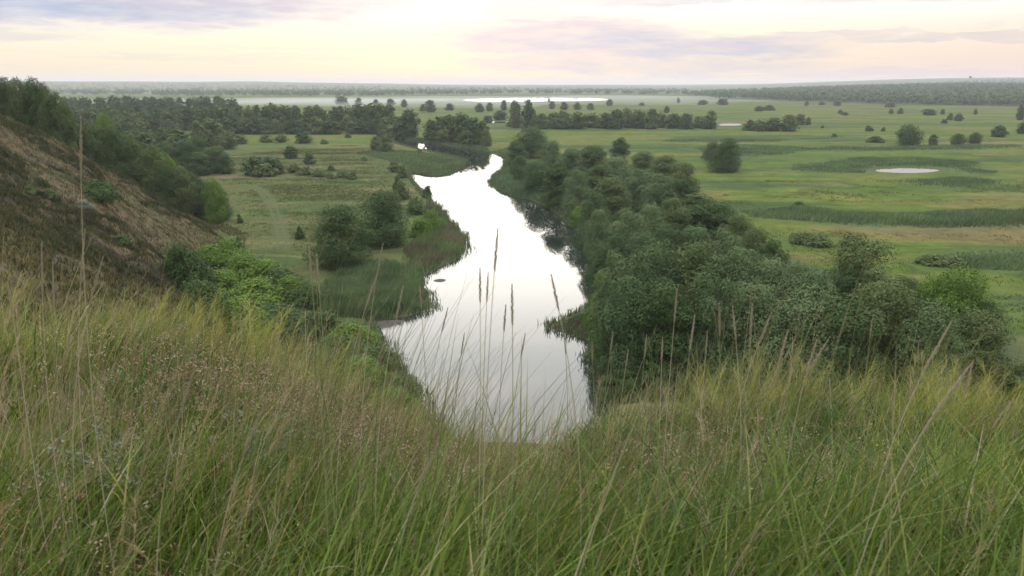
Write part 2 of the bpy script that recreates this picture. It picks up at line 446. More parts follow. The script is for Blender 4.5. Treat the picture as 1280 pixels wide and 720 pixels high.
# ------------------------------------------------------------------ trees
def leaf_quads(C, N, size, r):
    """a pointed leaf spray at each centre C facing N"""
    n = len(C)
    t = r.normal(size=(n, 3)); t -= (t * N).sum(1, keepdims=True) * N; t /= np.linalg.norm(t, axis=1, keepdims=True)
    b = np.cross(N, t)
    s = size * r.uniform(.6, 1.35, (n, 1)); w = s * r.uniform(.4, .75, (n, 1))
    V = np.stack([C + t * s, C + b * w + N * s * .12, C - t * s, C - b * w - N * s * .12], 1).reshape(-1, 3)
    F = np.arange(4 * n).reshape(-1, 4)
    return V, F
def crown_arrays(seed, H, W, n, leaf, nl, base, shape, droop=0.0, ragged=.25):
    r = np.random.default_rng(seed)
    cen = []; rad = []
    for i in range(nl):
        f = (i + .5) / nl
        z = base + (1 - base) * f
        if shape == 'round': prof = math.sqrt(max(0, 1 - (2 * (f ** .85) - 1) ** 2)) * .9 + .1; prof *= .5 + .5 * float(sstep(f, 0, .4))
        elif shape == 'bush': prof = math.sqrt(max(0, 1 - f ** 2.2)) * .95 + .05
        else: prof = (math.sin(math.pi * min(1, (f + .12) / 1.15)) ** .7) * .85 + .1
        a = i * 2.399 + r.uniform(-.5, .5)
        lr = W * r.uniform(.16, .34) * (1.1 - .30 * f)
        d = max(0, W * .5 * prof - lr * .8) * r.uniform(.55, 1.08)
        cen.append((d * math.cos(a), d * math.sin(a), max(H * z - lr * .8, lr * .6)))
        rad.append(lr)
    for k in range(max(2, nl // 5)):      # inner lobes fill the middle
        cen.append((r.uniform(-.1, .1) * W, r.uniform(-.1, .1) * W, H * r.uniform(base + .2, .85))); rad.append(W * .22)
    cen = np.array(cen); rad = np.array(rad)
    w = rad ** 2; w /= w.sum()
    idx = r.choice(len(cen), n, p=w)
    d = r.normal(size=(n, 3)); d[:, 2] += .25; d /= np.linalg.norm(d, axis=1, keepdims=True)
    lump = 1 + ragged * 1.25 * (vnoise(d[:, 0] * 3.5 + idx * 7.3, d[:, 1] * 3.5 + d[:, 2] * 3.5, 3) - .5) * 2
    rr = rad[idx] * (.62 + .38 * np.sqrt(r.random(n))) * lump
    sq = np.array([1, 1, .85])
    C = cen[idx] + d * rr[:, None] * sq
    if droop:
        C[:, 2] -= droop * (np.hypot(C[:, 0], C[:, 1]) / (W * .5)) ** 2 * H * .2 * r.random(n)
    C[:, 2] = np.maximum(C[:, 2], .04 * H * r.random(n))
    N = d * 1.0 + r.normal(size=(n, 3)) * .33 + np.array([0, 0, .15]); N /= np.linalg.norm(N, axis=1, keepdims=True)
    V, F = leaf_quads(C, N, leaf, r)
    lf = np.clip(r.random(n) * .7 + .5 * (vnoise(idx * 3.7, idx * 1.3, 9) - .3), 0, 1)
    return V, F, lf, cen
def trunk_arrays(seed, H, cen, base, r0, multi=1):
    r = np.random.default_rng(seed + 99); parts = []
    for m in range(multi):
        a = r.uniform(0, 6.28); lean = r.uniform(.0, .06) if multi == 1 else r.uniform(.08, .2)
        q = np.array([(math.cos(a) * lean * H * t + r.uniform(-.01, .01) * H, math.sin(a) * lean * H * t + r.uniform(-.01, .01) * H, t * H * .82 - (.3 if t == 0 else 0)) for t in np.linspace(0, 1, 7)])
        rr = r0 / math.sqrt(multi) * np.linspace(1, .18, 7); rr[0] *= 1.35
        parts.append(tube(q, rr, 7))
        for i in r.choice(len(cen), min(len(cen), 9 // multi + 2), replace=False):
            k = int(np.clip(round((cen[i][2] / H - .22) * 7), 1, 5)); st = q[k]
            mid = st * .5 + cen[i] * .5 + np.array([0, 0, -.03 * H])
            parts.append(tube([st, mid, cen[i]], [rr[k] * .5, rr[k] * .32, rr[k] * .12], 5))
    return join(parts)
VAR = {}
def variant(key, seed, H, W, n, leaf, nl, base, shape, mat, r0, multi=1, droop=0.0, ragged=.25, merged=False):
    V, F, lf, cen = crown_arrays(seed, H, W, n, leaf, nl, base, shape, droop, ragged)
    tv, tf = trunk_arrays(seed, H, cen, base, r0, multi)
    rad_ = np.sort(np.hypot(V[:, 0], V[:, 1])); H = np.quantile(V[:, 2], .998); W = 2 * rad_[int(len(rad_) * .97)]
    if merged:
        n0 = len(V)
        me = mesh_arrays(key, np.concatenate([V, tv]), np.concatenate([F, tf + n0]), [M[mat], M['bark']],
                         {'leaf': ('FACE', 'FLOAT', np.concatenate([lf, np.zeros(len(tf))]))})
        me.polygons.foreach_set('material_index', np.concatenate([np.zeros(len(F), np.int32), np.ones(len(tf), np.int32)]))
        VAR[key] = (me, None, H, W)
    else:
        VAR[key] = (mesh_arrays(key, V, F, M[mat], {'leaf': ('FACE', 'FLOAT', lf)}),
                    mesh_arrays(key + '_trunk', tv, tf, M['bark'], smooth=True), H, W)
for i in range(4): variant(f'silver{i}', 10 + i, 12, 10, 30000, .115, 12, .2, 'round', 'silver', .35, 2, .5, .3)
for i in range(3): variant(f'dark{i}', 20 + i, 13, 8.5, 30000, .11, 11, .16, 'tall', 'dark', .33, 1, 0, .35)
for i in range(3): variant(f'bright{i}', 30 + i, 10, 9, 28000, .11, 11, .08, 'round', 'bright', .25, 2, 0, .35)
for i in range(3): variant(f'olive{i}', 40 + i, 12, 9, 30000, .11, 12, .2, 'round', 'olive', .3, 1, 0, .35)
for i in range(3): variant(f'darkround{i}', 50 + i, 12, 11, 30000, .125, 14, .06, 'round', 'dark', .4, 3, .3, .3)
for i in range(3): variant(f'bush{i}', 60 + i, 5, 6, 9000, .13, 18, .02, 'bush', 'bright', .12, 4, 0, .45)
for i in range(2): variant(f'bushdark{i}', 65 + i, 5, 6, 9000, .13, 18, .02, 'bush', 'dark', .12, 4, 0, .45)
for i in range(2): variant(f'bushfar{i}', 70 + i, 4, 5, 1800, .26, 12, .02, 'bush', 'dark', .1, 3, 0, .4)
for i in range(2): variant(f'bushlight{i}', 75 + i, 4, 5, 1800, .26, 12, .02, 'bush', 'olive', .1, 3, 0, .4)
for i in range(4): variant(f'far{i}', 80 + i, 14, 11, 1800, .62, 14, .06, ('round', 'tall')[i % 2], 'dark', .4, 1, 0, .35, True)
for i in range(3): variant(f'farsilver{i}', 90 + i, 14, 12, 1800, .62, 14, .06, 'round', 'olive', .4, 1, 0, .35, True)
for i in range(2): variant(f'parasol{i}', 95 + i, 11, 12, 5000, .34, 18, .22, 'round', 'dark', .4, 2, .3, .4)
for i in range(2): variant(f'sagebush{i}', 97 + i, 2, 2.6, 2500, .10, 12, .0, 'bush', 'sage', .05, 4, 0, .4)

LOOK = {'silver': 'silvery green', 'dark': 'dark green', 'bright': 'fresh green', 'olive': 'olive green', 'darkround': 'dark round',
        'bush': 'fresh green', 'bushdark': 'dark green', 'bushfar': 'dark', 'bushlight': 'olive', 'far': 'dark', 'farsilver': 'olive green', 'parasol': 'spreading dark', 'sagebush': 'grey green'}
ORD = ['zeroth', 'first', 'second', 'third', 'fourth', 'fifth', 'sixth', 'seventh', 'eighth', 'ninth', 'tenth', 'eleventh', 'twelfth', 'thirteenth', 'fourteenth', 'fifteenth',
       'sixteenth', 'seventeenth', 'eighteenth', 'nineteenth', 'twentieth', 'twenty-first', 'twenty-second', 'twenty-third', 'twenty-fourth', 'twenty-fifth', 'twenty-sixth',
       'twenty-seventh', 'twenty-eighth', 'twenty-ninth', 'thirtieth']
_vi = {}
G = 'trees of the riverbank wood'
def plant(kind, px, top, w, name, group, dist=None, h=None, base=None, label=None, category='tree'):
    """px, top, w: the crown's middle, top and width in the photograph; then its distance (dist), its height (h) or its foot (base)"""
    d = ray(px, top)
    if base is not None:
        p, t = on_level(px, base); d0 = p
        zt = CAM[2] + (d[2] / d[1]) * p[1]; x, y = p[0], p[1]
        g = ground(x, y); hh = zt - g
    else:
        if dist is None: dist = (CAM[2] - .3 - h) / -d[2]
        x, y, zt = CAM + d * dist; t = dist
        g = ground(x, y); hh = zt - g
        if h is not None and abs(g - .3) > .8:      # on the hill: walk along the ray until the height fits
            for tt in np.linspace(58, 400, 500):
                q = CAM + d * tt
                if q[2] - ground(q[0], q[1]) <= h:
                    x, y, zt = q; t = tt; g = ground(x, y); hh = h; break
    hh = max(hh, .8)
    n = sum(1 for k in VAR if k.rstrip('0123456789') == kind)
    i = _vi.get(kind, random.randrange(n)); _vi[kind] = i + 1
    crown, trunk, H, W = VAR[f'{kind}{i % n}']
    ww = w * t / FPX * ((1.04 + .14 * math.sin(px * 7.1)) if group == G else 1.0)
    sc = (ww / W * 1.02, ww / W * random.uniform(.9, 1.1), (hh + .25) / H)
    loc = (x, y, g - .2); rot = random.uniform(0, 6.28)
    if trunk is None:
        o = add(name, crown, None, loc, rot, sc)
    else:
        o = add(name, None, None, loc, rot, sc)
        add('crown', crown, o); add('trunk', trunk, o)
    tag(o, label, category, group)
    return o
ALL_ROWS = []
def row(items, name, group, place, category='tree', **kw):
    """items: (kind, px, top, width[, dist/h/base])  -- labels count from the left along the row"""
    items = sorted(items, key=lambda e: e[1]); n = len(items)
    for i, e in enumerate(items):
        k = dict(kw)
        if len(e) > 4: k[e[4][0]] = e[4][1]
        noun = name.replace('_', ' ')
        noun = noun if not (LOOK[e[0]].split()[0] in noun) else noun
        noun = noun.split()[-1]
        pos = 'leftmost' if i == 0 else 'rightmost' if i == n - 1 else ORD[i + 1] + ' from left'
        lab = f'{LOOK[e[0]]} {noun}, {pos} in {place}'
        if len(lab.split()) > 16: print('LONG', lab)
        plant(e[0], e[1], e[2], e[3], name, group, label=lab, category=category, **k)

G = 'trees of the riverbank wood'
h = lambda v: ('h', v); ds = lambda v: ('dist', v); bs = lambda v: ('base', v)
row([('dark', 645, 176, 30, h(11)), ('silver', 664, 158, 44, h(15)), ('silver', 690, 176, 40, h(12)), ('silver', 714, 186, 46, h(11)), ('dark', 741, 182, 40, h(12)), ('dark', 775, 172, 32, h(13)),
     ('dark', 805, 190, 46, h(11)), ('olive', 832, 194, 40, h(11)), ('olive', 854, 203, 44, h(12))],
    'riverbank_tree', G, 'the farthest row of the riverbank wood')
row([('silver', 652, 194, 34, h(10)), ('silver', 672, 200, 36, h(11.3)), ('dark', 697, 203, 44, h(13)), ('silver', 722, 211, 46, h(13)), ('dark', 748, 206, 48, h(13.4)), ('silver', 772, 196, 46, h(13)),
     ('olive', 765, 222, 54, h(11)), ('silver', 800, 212, 58, h(12)), ('silver', 828, 218, 56, h(12)), ('dark', 852, 224, 50, h(11))],
    'riverbank_tree', G, 'the second row behind the river bend')
row([('bright', 726, 258, 28, h(5)), ('silver', 742, 238, 44, h(12)), ('silver', 750, 262, 40, h(10.5)), ('silver', 752, 278, 40, h(9)),
     ('silver', 752, 302, 44, h(9)), ('bright', 752, 340, 40, h(8)), ('bright', 756, 365, 46, h(7)), ('bright', 770, 392, 56, h(6.5)), ('dark', 768, 425, 54, h(4.6)), ('bright', 800, 436, 60, h(4.2)), ('dark', 785, 462, 60, h(3.2))],
    'waterside_willow', G, "the wood's water edge row")
row([('silver', 786, 262, 56, h(12)), ('silver', 815, 256, 56, h(12)), ('olive', 842, 248, 52, h(12)), ('dark', 872, 243, 62, h(12)), ('dark', 902, 254, 48, h(11)), ('olive', 925, 268, 44, h(10)), ('olive', 945, 285, 50, h(10)),
     ('dark', 966, 300, 50, h(10))],
    'riverbank_tree', G, "the wood's back row beside the meadow")
row([('silver', 775, 292, 56, h(11)), ('silver', 805, 290, 58, h(11.5)), ('silver', 836, 282, 62, h(12)), ('silver', 872, 283, 66, h(12)), ('silver', 905, 288, 64, h(11.5)), ('silver', 938, 312, 56, h(10)), ('silver', 968, 325, 60, h(9.5)), ('silver', 998, 330, 62, h(10))],
    'willow_tree', G, 'the pale middle belt of the wood')
row([('silver', 768, 316, 72, ds(105)), ('silver', 816, 304, 84, ds(106)), ('olive', 866, 302, 84, ds(107)), ('silver', 916, 310, 86, ds(105)), ('silver', 966, 324, 88, ds(103)), ('silver', 1018, 338, 84, ds(102))],
    'willow_tree', G, "the wood's second row from the hill")
row([('silver', 786, 346, 84, ds(93)), ('dark', 836, 356, 96, ds(90)), ('silver', 890, 342, 104, ds(90)), ('silver', 946, 354, 108, ds(88)), ('silver', 1002, 360, 110, ds(88)), ('dark', 1056, 372, 100, ds(86)), ('olive', 1112, 352, 108, ds(89)), ('silver', 1166, 378, 106, ds(86)), ('olive', 1226, 388, 84, ds(88))],
    'willow_tree', G, "the wood's tall front row facing the hill")
row([('dark', 860, 462, 90, h(3.4)), ('dark', 940, 468, 96, h(3.2)), ('dark', 1020, 468, 100, h(3.2)), ('dark', 1100, 462, 100, h(3.6)), ('dark', 1175, 452, 100, h(4.4)), ('dark', 1235, 440, 90, h(5)), ('olive', 1285, 452, 90, h(4.6))],
    'thicket_shrub', 'shrubs in front of the riverbank wood', 'the low thicket behind the grass tips', category='shrub')
plant('olive', 1078, 295, 84, 'poplar_tree', G, h=14, label='tallest poplar, standing clear above the right end of the wood')
plant('bright', 1203, 334, 84, 'ash_tree', G, h=12, label='fresh green broad tree at the far right end of the wood')
row([('dark', 1062, 336, 50, h(10)), ('olive', 1108, 352, 80, h(10)), ('olive', 1136, 346, 66, h(10)), ('bright', 1166, 346, 62, h(10.5)), ('dark', 1236, 378, 50, h(8))],
    'riverbank_tree', G, 'the row right of the tall poplar')

# left valley
plant('darkround', 428, 256, 84, 'willow_tree', 'pair of dark willows on the left bank', base=334, label='broad dark willow, left of the pair on the left bank')
plant('darkround', 480, 237, 68, 'willow_tree', 'pair of dark willows on the left bank', base=306, label='upright dark willow, right of the pair on the left bank')
row([('bushlight', 502, 226, 22, bs(250)), ('bushlight', 520, 246, 26, bs(268)), ('bush', 540, 262, 34, bs(288)), ('bush', 527, 272, 34, bs(296)), ('bushfar', 534, 232, 16, bs(246))],
    'waterside_shrub', 'shrubs on the left river bank', 'the strip along the left bank above the reeds', category='shrub')
row([('bushfar', 375, 283, 12, bs(299)), ('bushfar', 497, 220, 12, bs(238)), ('bushfar', 300, 268, 9, bs(279)), ('bushfar', 298, 296, 10, bs(308))],
    'meadow_shrub', 'lone shrubs on the left meadow', 'the scatter of lone shrubs on the left meadow', category='shrub')
row([('far', 318, 196, 32, bs(219)), ('far', 340, 196, 34, bs(218)), ('farsilver', 331, 204, 30, bs(221)), ('far', 364, 182, 20, bs(198)), ('far', 387, 190, 17, bs(205)), ('farsilver', 368, 204, 18, bs(216)), ('bushlight', 382, 208, 24, bs(219)), ('bushlight', 400, 211, 20, bs(221)),
     ('bushfar', 414, 206, 10, bs(214)), ('bushlight', 430, 212, 20, bs(222)), ('bushlight', 441, 214, 14, bs(224)), ('bushlight', 414, 216, 16, bs(223))],
    'meadow_tree', 'scattered trees across the left meadow', 'the scatter across the left meadow')
row([('far', 380, 164, 24, bs(179)), ('farsilver', 352, 168, 20, bs(178)), ('farsilver', 333, 168, 18, bs(178)), ('farsilver', 300, 168, 24, bs(180)), ('bushfar', 435, 166, 8, bs(172)), ('bushlight', 405, 174, 10, bs(180))],
    'meadow_tree', 'trees below the far left wood', 'the low line below the far left wood')
row([('farsilver', 470, 170, 20, bs(188)), ('farsilver', 483, 169, 24, bs(190)), ('farsilver', 492, 200, 16, bs(215)), ('farsilver', 503, 206, 14, bs(222)), ('bushlight', 524, 186, 10, bs(192)), ('bushlight', 455, 196, 10, bs(201))],
    'bank_tree', 'trees by the inner river bend', 'the loose line by the inner river bend')
row([('far', 500, 147, 26, bs(172)), ('far', 512, 137, 28, bs(172)), ('far', 540, 149, 22, bs(176)), ('far', 551, 146, 30, bs(177)), ('far', 563, 144, 28, bs(177.5)), ('far', 577, 142, 32, bs(178.5)), ('far', 591, 147, 28, bs(180)), ('far', 602, 151, 22, bs(181)), ('farsilver', 608, 160, 14, bs(183)),
     ('farsilver', 556, 160, 24, bs(179)), ('far', 584, 162, 26, bs(181)), ('farsilver', 488, 156, 22, bs(170))],
    'riverside_tree', 'trees of the dark grove at the river bend', 'the dark grove at the river bend')
A = [('far' if i % 4 else 'farsilver', 272 + i * 10.3 + random.uniform(-3, 3), 131.5 + random.uniform(-2.5, 3.5) + (2.0 if i < 6 else 0), random.uniform(19, 27), bs(164.5 + random.uniform(-1.5, 1.5))) for i in range(22)]
row(A, 'wood_tree', 'trees of the far left wood', 'the long far wood left of the river')
A = [('farsilver' if i % 3 == 0 else 'far', 262 + i * 14.5 + random.uniform(-4, 4), 148 + random.uniform(-3, 3), random.uniform(18, 25), bs(167.5)) for i in range(17)]
row(A, 'edge_tree', 'trees along the edge of the far left wood', 'the lower edge of the long far wood')
# left: the wood beyond the bare spur
A = [('far', 84 + i * 8.8 + random.uniform(-3, 3), 120.5 + random.uniform(-1.5, 2.5), random.uniform(16, 22), ds(random.uniform(820, 900))) for i in range(24)]
row(A, 'hill_tree', 'trees of the hazy wood beyond the spur', "the hazy wood's back row beyond the spur")
A = [('farsilver' if i % 3 == 1 else 'far', 92 + i * 11.5 + random.uniform(-4, 4), 136 + random.uniform(-5, 5), random.uniform(20, 28), ds(random.uniform(560, 640))) for i in range(18)]
row(A, 'hill_tree', 'trees of the hazy wood beyond the spur', "the hazy wood's middle row beyond the spur")
row([('farsilver', 126, 150, 30, ds(430)), ('far', 150, 152, 30, ds(430)), ('farsilver', 176, 148, 28, ds(440)), ('far', 200, 158, 30, ds(420)), ('farsilver', 246, 150, 26, ds(450)), ('farsilver', 265, 149, 30, ds(460)), ('farsilver', 285, 162, 24, ds(440)),
     ('far', 222, 160, 34, ds(400)), ('far', 180, 165, 32, ds(390))],
    'hill_tree', 'trees of the hazy wood beyond the spur', "the hazy wood's front row beyond the spur")
row([('darkround', 205, 178, 40, ds(315)), ('darkround', 234, 176, 40, ds(318)), ('darkround', 246, 170, 36, ds(335)), ('darkround', 266, 182, 40, ds(322)), ('darkround', 280, 192, 24, ds(318)), ('dark', 248, 190, 32, ds(312))],
    'grove_tree', 'trees of the dark grove beyond the spur', 'the dark grove on the meadow beyond the spur')
A = [(92, 150, 36), (112, 152, 38), (126, 142, 36), (140, 158, 40), (156, 168, 38), (170, 176, 40), (186, 182, 40), (200, 190, 40), (214, 200, 36), (226, 208, 38), (240, 216, 34), (252, 224, 32), (264, 222, 30), (272, 230, 24), (176, 188, 36), (206, 206, 34)]
row([(('darkround', 'olive', 'bright', 'darkround', 'olive')[i % 5], a, b, c * 1.1, ds(204 + (i % 3) * 5)) for i, (a, b, c) in enumerate(A)],
    'slope_tree', 'trees lining the back of the bare spur', 'the line behind the bare spur')
A = [(2, 97, 34), (20, 98, 36), (38, 98, 36), (52, 104, 30), (66, 116, 30), (78, 126, 28), (-16, 98, 34)]
row([(('dark', 'olive')[i % 2], a, b, c, ds(186)) for i, (a, b, c) in enumerate(A)], 'ridge_tree', 'trees on top of the spur', 'the row on top of the spur')
# shrubs on the scarp and in the gully
plant('bushdark', 120, 226, 50, 'hillside_shrub', None, h=3.4, label='dark rounded shrub alone on the bare rusty slope', category='shrub')
row([('sagebush', 105, 252, 22, h(1.4)), ('bushfar', 152, 295, 26, h(1.4)), ('bushlight', 62, 236, 20, h(1.6)), ('bushlight', 36, 232, 18, h(1.5))], 'slope_shrub', 'small shrubs on the bare slope', 'the scatter on the bare slope', category='shrub')
row([('bushdark', 222, 306, 46, h(4.2)), ('bushdark', 240, 318, 56, h(4.5)), ('bush', 262, 306, 52, h(4.5)), ('bush', 282, 298, 56, h(5)), ('bush', 304, 318, 66, h(4.5)), ('bush', 330, 324, 60, h(4.2)), ('bushdark', 352, 334, 56, h(4)), ('bush', 268, 336, 78, h(4.5)),
     ('bush', 316, 348, 84, h(4.2)), ('bushdark', 250, 350, 66, h(3.8)), ('bush', 364, 344, 50, h(4)), ('bushdark', 384, 352, 56, h(4)), ('bush', 290, 376, 90, h(3.6)), ('bushdark', 344, 380, 90, h(3.6)), ('bushdark', 398, 388, 70, h(3.6)), ('bush', 440, 404, 70, h(3.4)), ('bushdark', 420, 420, 80, h(3)),
     ('bushdark', 470, 432, 66, h(2.8)), ('bush', 450, 446, 70, h(2.6)), ('bushdark', 500, 470, 60, h(2.2)), ('bush', 488, 486, 70, h(2))],
    'gully_shrub', 'shrubs filling the gully', 'the thicket filling the gully', category='shrub')
# right and far meadow
plant('darkround', 906, 173, 40, 'meadow_tree', 'large trees on the right meadow', base=215, label='dense dark tree standing alone on the meadow behind the wood')
plant('darkround', 890, 177, 26, 'meadow_tree', 'large trees on the right meadow', base=200, label='smaller tree half hidden left of the dense dark meadow tree')
plant('parasol', 1134, 155, 34, 'meadow_tree', 'large trees on the right meadow', base=182, label='spreading meadow tree above the pond, tallest of its row')
row([('bushfar', 1094, 170, 22, bs(178)), ('far', 1166, 168, 12, bs(181)), ('parasol', 1197, 167, 20, bs(181)), ('parasol', 1218, 165, 18, bs(179)), ('far', 1248, 157, 21, bs(171)), ('bushfar', 1086, 157, 12, bs(164)), ('bushfar', 1104, 159, 6, bs(164)), ('bushfar', 1043, 167, 9, bs(171)), ('bushfar', 1028, 157, 5, bs(160)), ('far', 1278, 152, 14, bs(167))],
    'field_tree', 'small trees beside the spreading meadow tree', 'the loose row beside the spreading meadow tree')
row([('bushfar', 998, 252, 17, bs(258)), ('bushlight', 1000, 292, 26, bs(305)), ('bushlight', 1022, 294, 36, bs(307)), ('bushlight', 1165, 318, 40, bs(330)), ('bushlight', 1190, 320, 34, bs(332))],
    'sedge_bush', 'low bushes on the near right meadow', 'the scatter on the near right meadow', category='shrub')
A = [(645, 127, 16), (660, 128, 18), (676, 142, 26), (692, 140, 26), (704, 138, 22), (720, 140, 26), (738, 141, 28), (755, 141, 26), (770, 137, 24), (783, 135, 20), (798, 137, 22), (814, 136, 22), (826, 140, 22), (842, 142, 24), (858, 141, 18), (752, 146, 26), (800, 146, 28), (700, 148, 26)]
row([('far' if i % 3 else 'farsilver', a, b, c, bs(159.5 + (i % 3) * .8)) for i, (a, b, c) in enumerate(A)], 'belt_tree', 'trees of the belt behind the right meadow', 'the tree belt behind the right meadow')
A = [(872, 145, 18, 160), (886, 144, 22, 161), (889, 138, 14, 150), (936, 150, 18, 163), (950, 149, 22, 164), (966, 147, 22, 164), (985, 143, 26, 164), (1000, 142, 14, 156), (1010, 146, 8, 156)]
row([('far' if i % 2 else 'farsilver', a, b, c, bs(d)) for i, (a, b, c, d) in enumerate(A)], 'clump_tree', 'trees of the two clumps on the far meadow', 'the two clumps on the far right meadow')
A = [(538, 125, 15, 140), (528, 130, 8, 139), (562, 129, 12, 138), (505, 124, 9, 134), (488, 123, 12, 132), (470, 124, 8, 132), (448, 122, 10, 131), (427, 120, 20, 131), (600, 129, 12, 140), (612, 128, 10, 139), (630, 125, 9, 138), (643, 125, 12, 145), (660, 124, 12, 146), (705, 127, 10, 137), (690, 126, 8, 136), (722, 128, 10, 137), (738, 129, 12, 137),
     (686, 123, 4, 128), (762, 124, 9, 132), (833, 132, 7, 141), (802, 128, 8, 132), (848, 122, 4, 129), (878, 125, 14, 131), (903, 123, 16, 131), (948, 132, 12, 139), (960, 131, 18, 138), (1008, 127, 6, 132), (1027, 127, 8, 131), (1046, 126, 12, 132), (1050, 137, 6, 142), (1056, 140, 10, 144), (1113, 128, 14, 134), (1114, 136, 6, 142), (1125, 135, 8, 142),
     (1161, 136, 18, 144), (1178, 136, 6, 143), (1187, 141, 8, 150), (1198, 142, 11, 151), (1180, 149, 8, 154), (1219, 136, 5, 143), (1275, 130, 11, 150), (668, 146, 14, 158), (640, 146, 16, 158), (626, 138, 18, 150), (610, 144, 14, 152)]
row([('far', a, b, c, bs(d)) for a, b, c, d in A[:23]], 'distant_tree', 'scattered trees on the far plain', 'the scatter on the far misty plain')
row([('far', a, b, c, bs(d)) for a, b, c, d in A[23:]], 'plain_tree', 'scattered trees on the far right plain', 'the scatter on the far right plain')
A = [(c, 0) for c in range(0)]

# far-off forest: reads as one mass
def far_forest(name, poly_px, n, label, hh=(10, 17), seed=5):
    poly = level_xy(poly_px); P = np.array(poly); r = np.random.default_rng(seed)
    pts = []
    lo, hi = P.min(0), P.max(0)
    while len(pts) < n:
        # even coverage in the picture, not on the map
        a = r.uniform(min(p[0] for p in poly_px), max(p[0] for p in poly_px)); b = r.uniform(min(p[1] for p in poly_px), max(p[1] for p in poly_px))
        q = on_level(a, b)[0]
        if poly_sdf(np.array([q[0]]), np.array([q[1]]), poly)[0][0] > 0: pts.append(q[:2])
    pts = np.array(pts); gz = ground_full(pts[:, 0], pts[:, 1])[0]
    k = 26
    D = r.normal(size=(n, k, 3)); D /= np.linalg.norm(D, axis=2, keepdims=True); D[..., 2] = np.abs(D[..., 2]) * 1.0 - .1
    dist = np.hypot(pts[:, 0], pts[:, 1])[:, None, None]
    hgt = r.uniform(*hh, (n, 1, 1)); wid = hgt * r.uniform(.38, .6, (n, 1, 1))
    C = np.concatenate([D[..., :2] * wid, D[..., 2:] * hgt * .62 + hgt * .36], 2)
    C[..., 0] += pts[:, 0, None]; C[..., 1] += pts[:, 1, None]; C[..., 2] += gz[:, None]
    N = D + r.normal(size=D.shape) * .3; N /= np.linalg.norm(N, axis=2, keepdims=True)
    V, F = leaf_quads(C.reshape(-1, 3), N.reshape(-1, 3), 2.9, r)
    o = add(name, mesh_arrays(name, V, F, M['dark'], {'leaf': ('FACE', 'FLOAT', np.repeat(r.random(n), k) * .8)}))
    tag(o, label, 'forest', kind='stuff')
far_forest('far_forest', RIGHT_FOREST_PX, 5200, 'hazy blue forest covering the rise along the right horizon')
far_forest('misty_forest', [(60, 118.5), (300, 121), (460, 121), (640, 117.5), (860, 119.5), (860, 113), (640, 111.5), (300, 111), (60, 111)], 1500, 'faint forest on the left horizon behind the mist', seed=9)

# ------------------------------------------------------------------ blades
def blade_mesh(name, root, hgt, wid, az, bend, yaw, tint, mat, K=5, tipw=.08, lean=0.0):
    n = len(root); t = np.linspace(0, 1, K + 1)
    b = np.asarray(bend)[:, None]
    hx = (np.asarray(lean)[:, None] if np.ndim(lean) else lean) * t + b * t ** 2.2
    up = t * np.sqrt(np.maximum(.15, 1 - (.55 * b * t) ** 2)) - .18 * np.maximum(b - .5, 0) * t ** 3
    L = hgt[:, None]
    X = root[:, 0, None] + np.cos(az)[:, None] * hx * L; Y = root[:, 1, None] + np.sin(az)[:, None] * hx * L; Z = root[:, 2, None] + up * L
    w = wid[:, None] * np.clip(np.where(t < .3, .7 + t, 1 - (1 - tipw) * ((t - .3) / .7) ** 1.4), .03, 1)
    ox = np.cos(yaw)[:, None] * w * .5; oy = np.sin(yaw)[:, None] * w * .5
    A = np.stack([X - ox, Y - oy, Z], -1); B = np.stack([X + ox, Y + oy, Z], -1)
    V = np.stack([A, B], 2).reshape(n, -1, 3)
    m = 2 * (K + 1)
    f = np.array([(2 * i, 2 * i + 1, 2 * i + 3, 2 * i + 2) for i in range(K)])
    F = (f[None] + (np.arange(n) * m)[:, None, None]).reshape(-1, 4)
    C = np.concatenate([tint, np.ones((n, 1))], 1)
    C = np.repeat(C, K, 0)
    return mesh_arrays(name, V.reshape(-1, 3), F, mat, {'tint': ('FACE', 'FLOAT_COLOR', C)}, smooth=True)
def mixcol(cols, w, n, r, var=.18):
    c = np.array(cols)[r.choice(len(cols), n, p=np.array(w) / sum(w))]
    return np.clip(c * r.uniform(1 - var, 1 + var, (n, 1)) * r.uniform(.94, 1.06, (n, 3)), 0, 1)
def in_poly_points(poly, n, r):
    P = np.array(poly); lo, hi = P.min(0), P.max(0); out = []; c = 0
    while c < n:
        q = r.uniform(lo, hi, (n * 3, 2)); s, _ = poly_sdf(q[:, 0], q[:, 1], poly); q = q[s > 0]; out.append(q); c += len(q)
    return np.concatenate(out)[:n]
def with_ground(xy, lift=0.0):
    return np.concatenate([xy, (ground_full(xy[:, 0], xy[:, 1])[0] + lift)[:, None]], 1)
FOV = 41
def fan_points(n, r0, r1, r, power=1.0, half=FOV):
    q = r.random(n)
    rr = (r0 ** power + q * (r1 ** power - r0 ** power)) ** (1 / power)
    a = np.radians(r.uniform(-half, half, n))
    return np.stack([rr * np.sin(a), rr * np.cos(a)], 1)

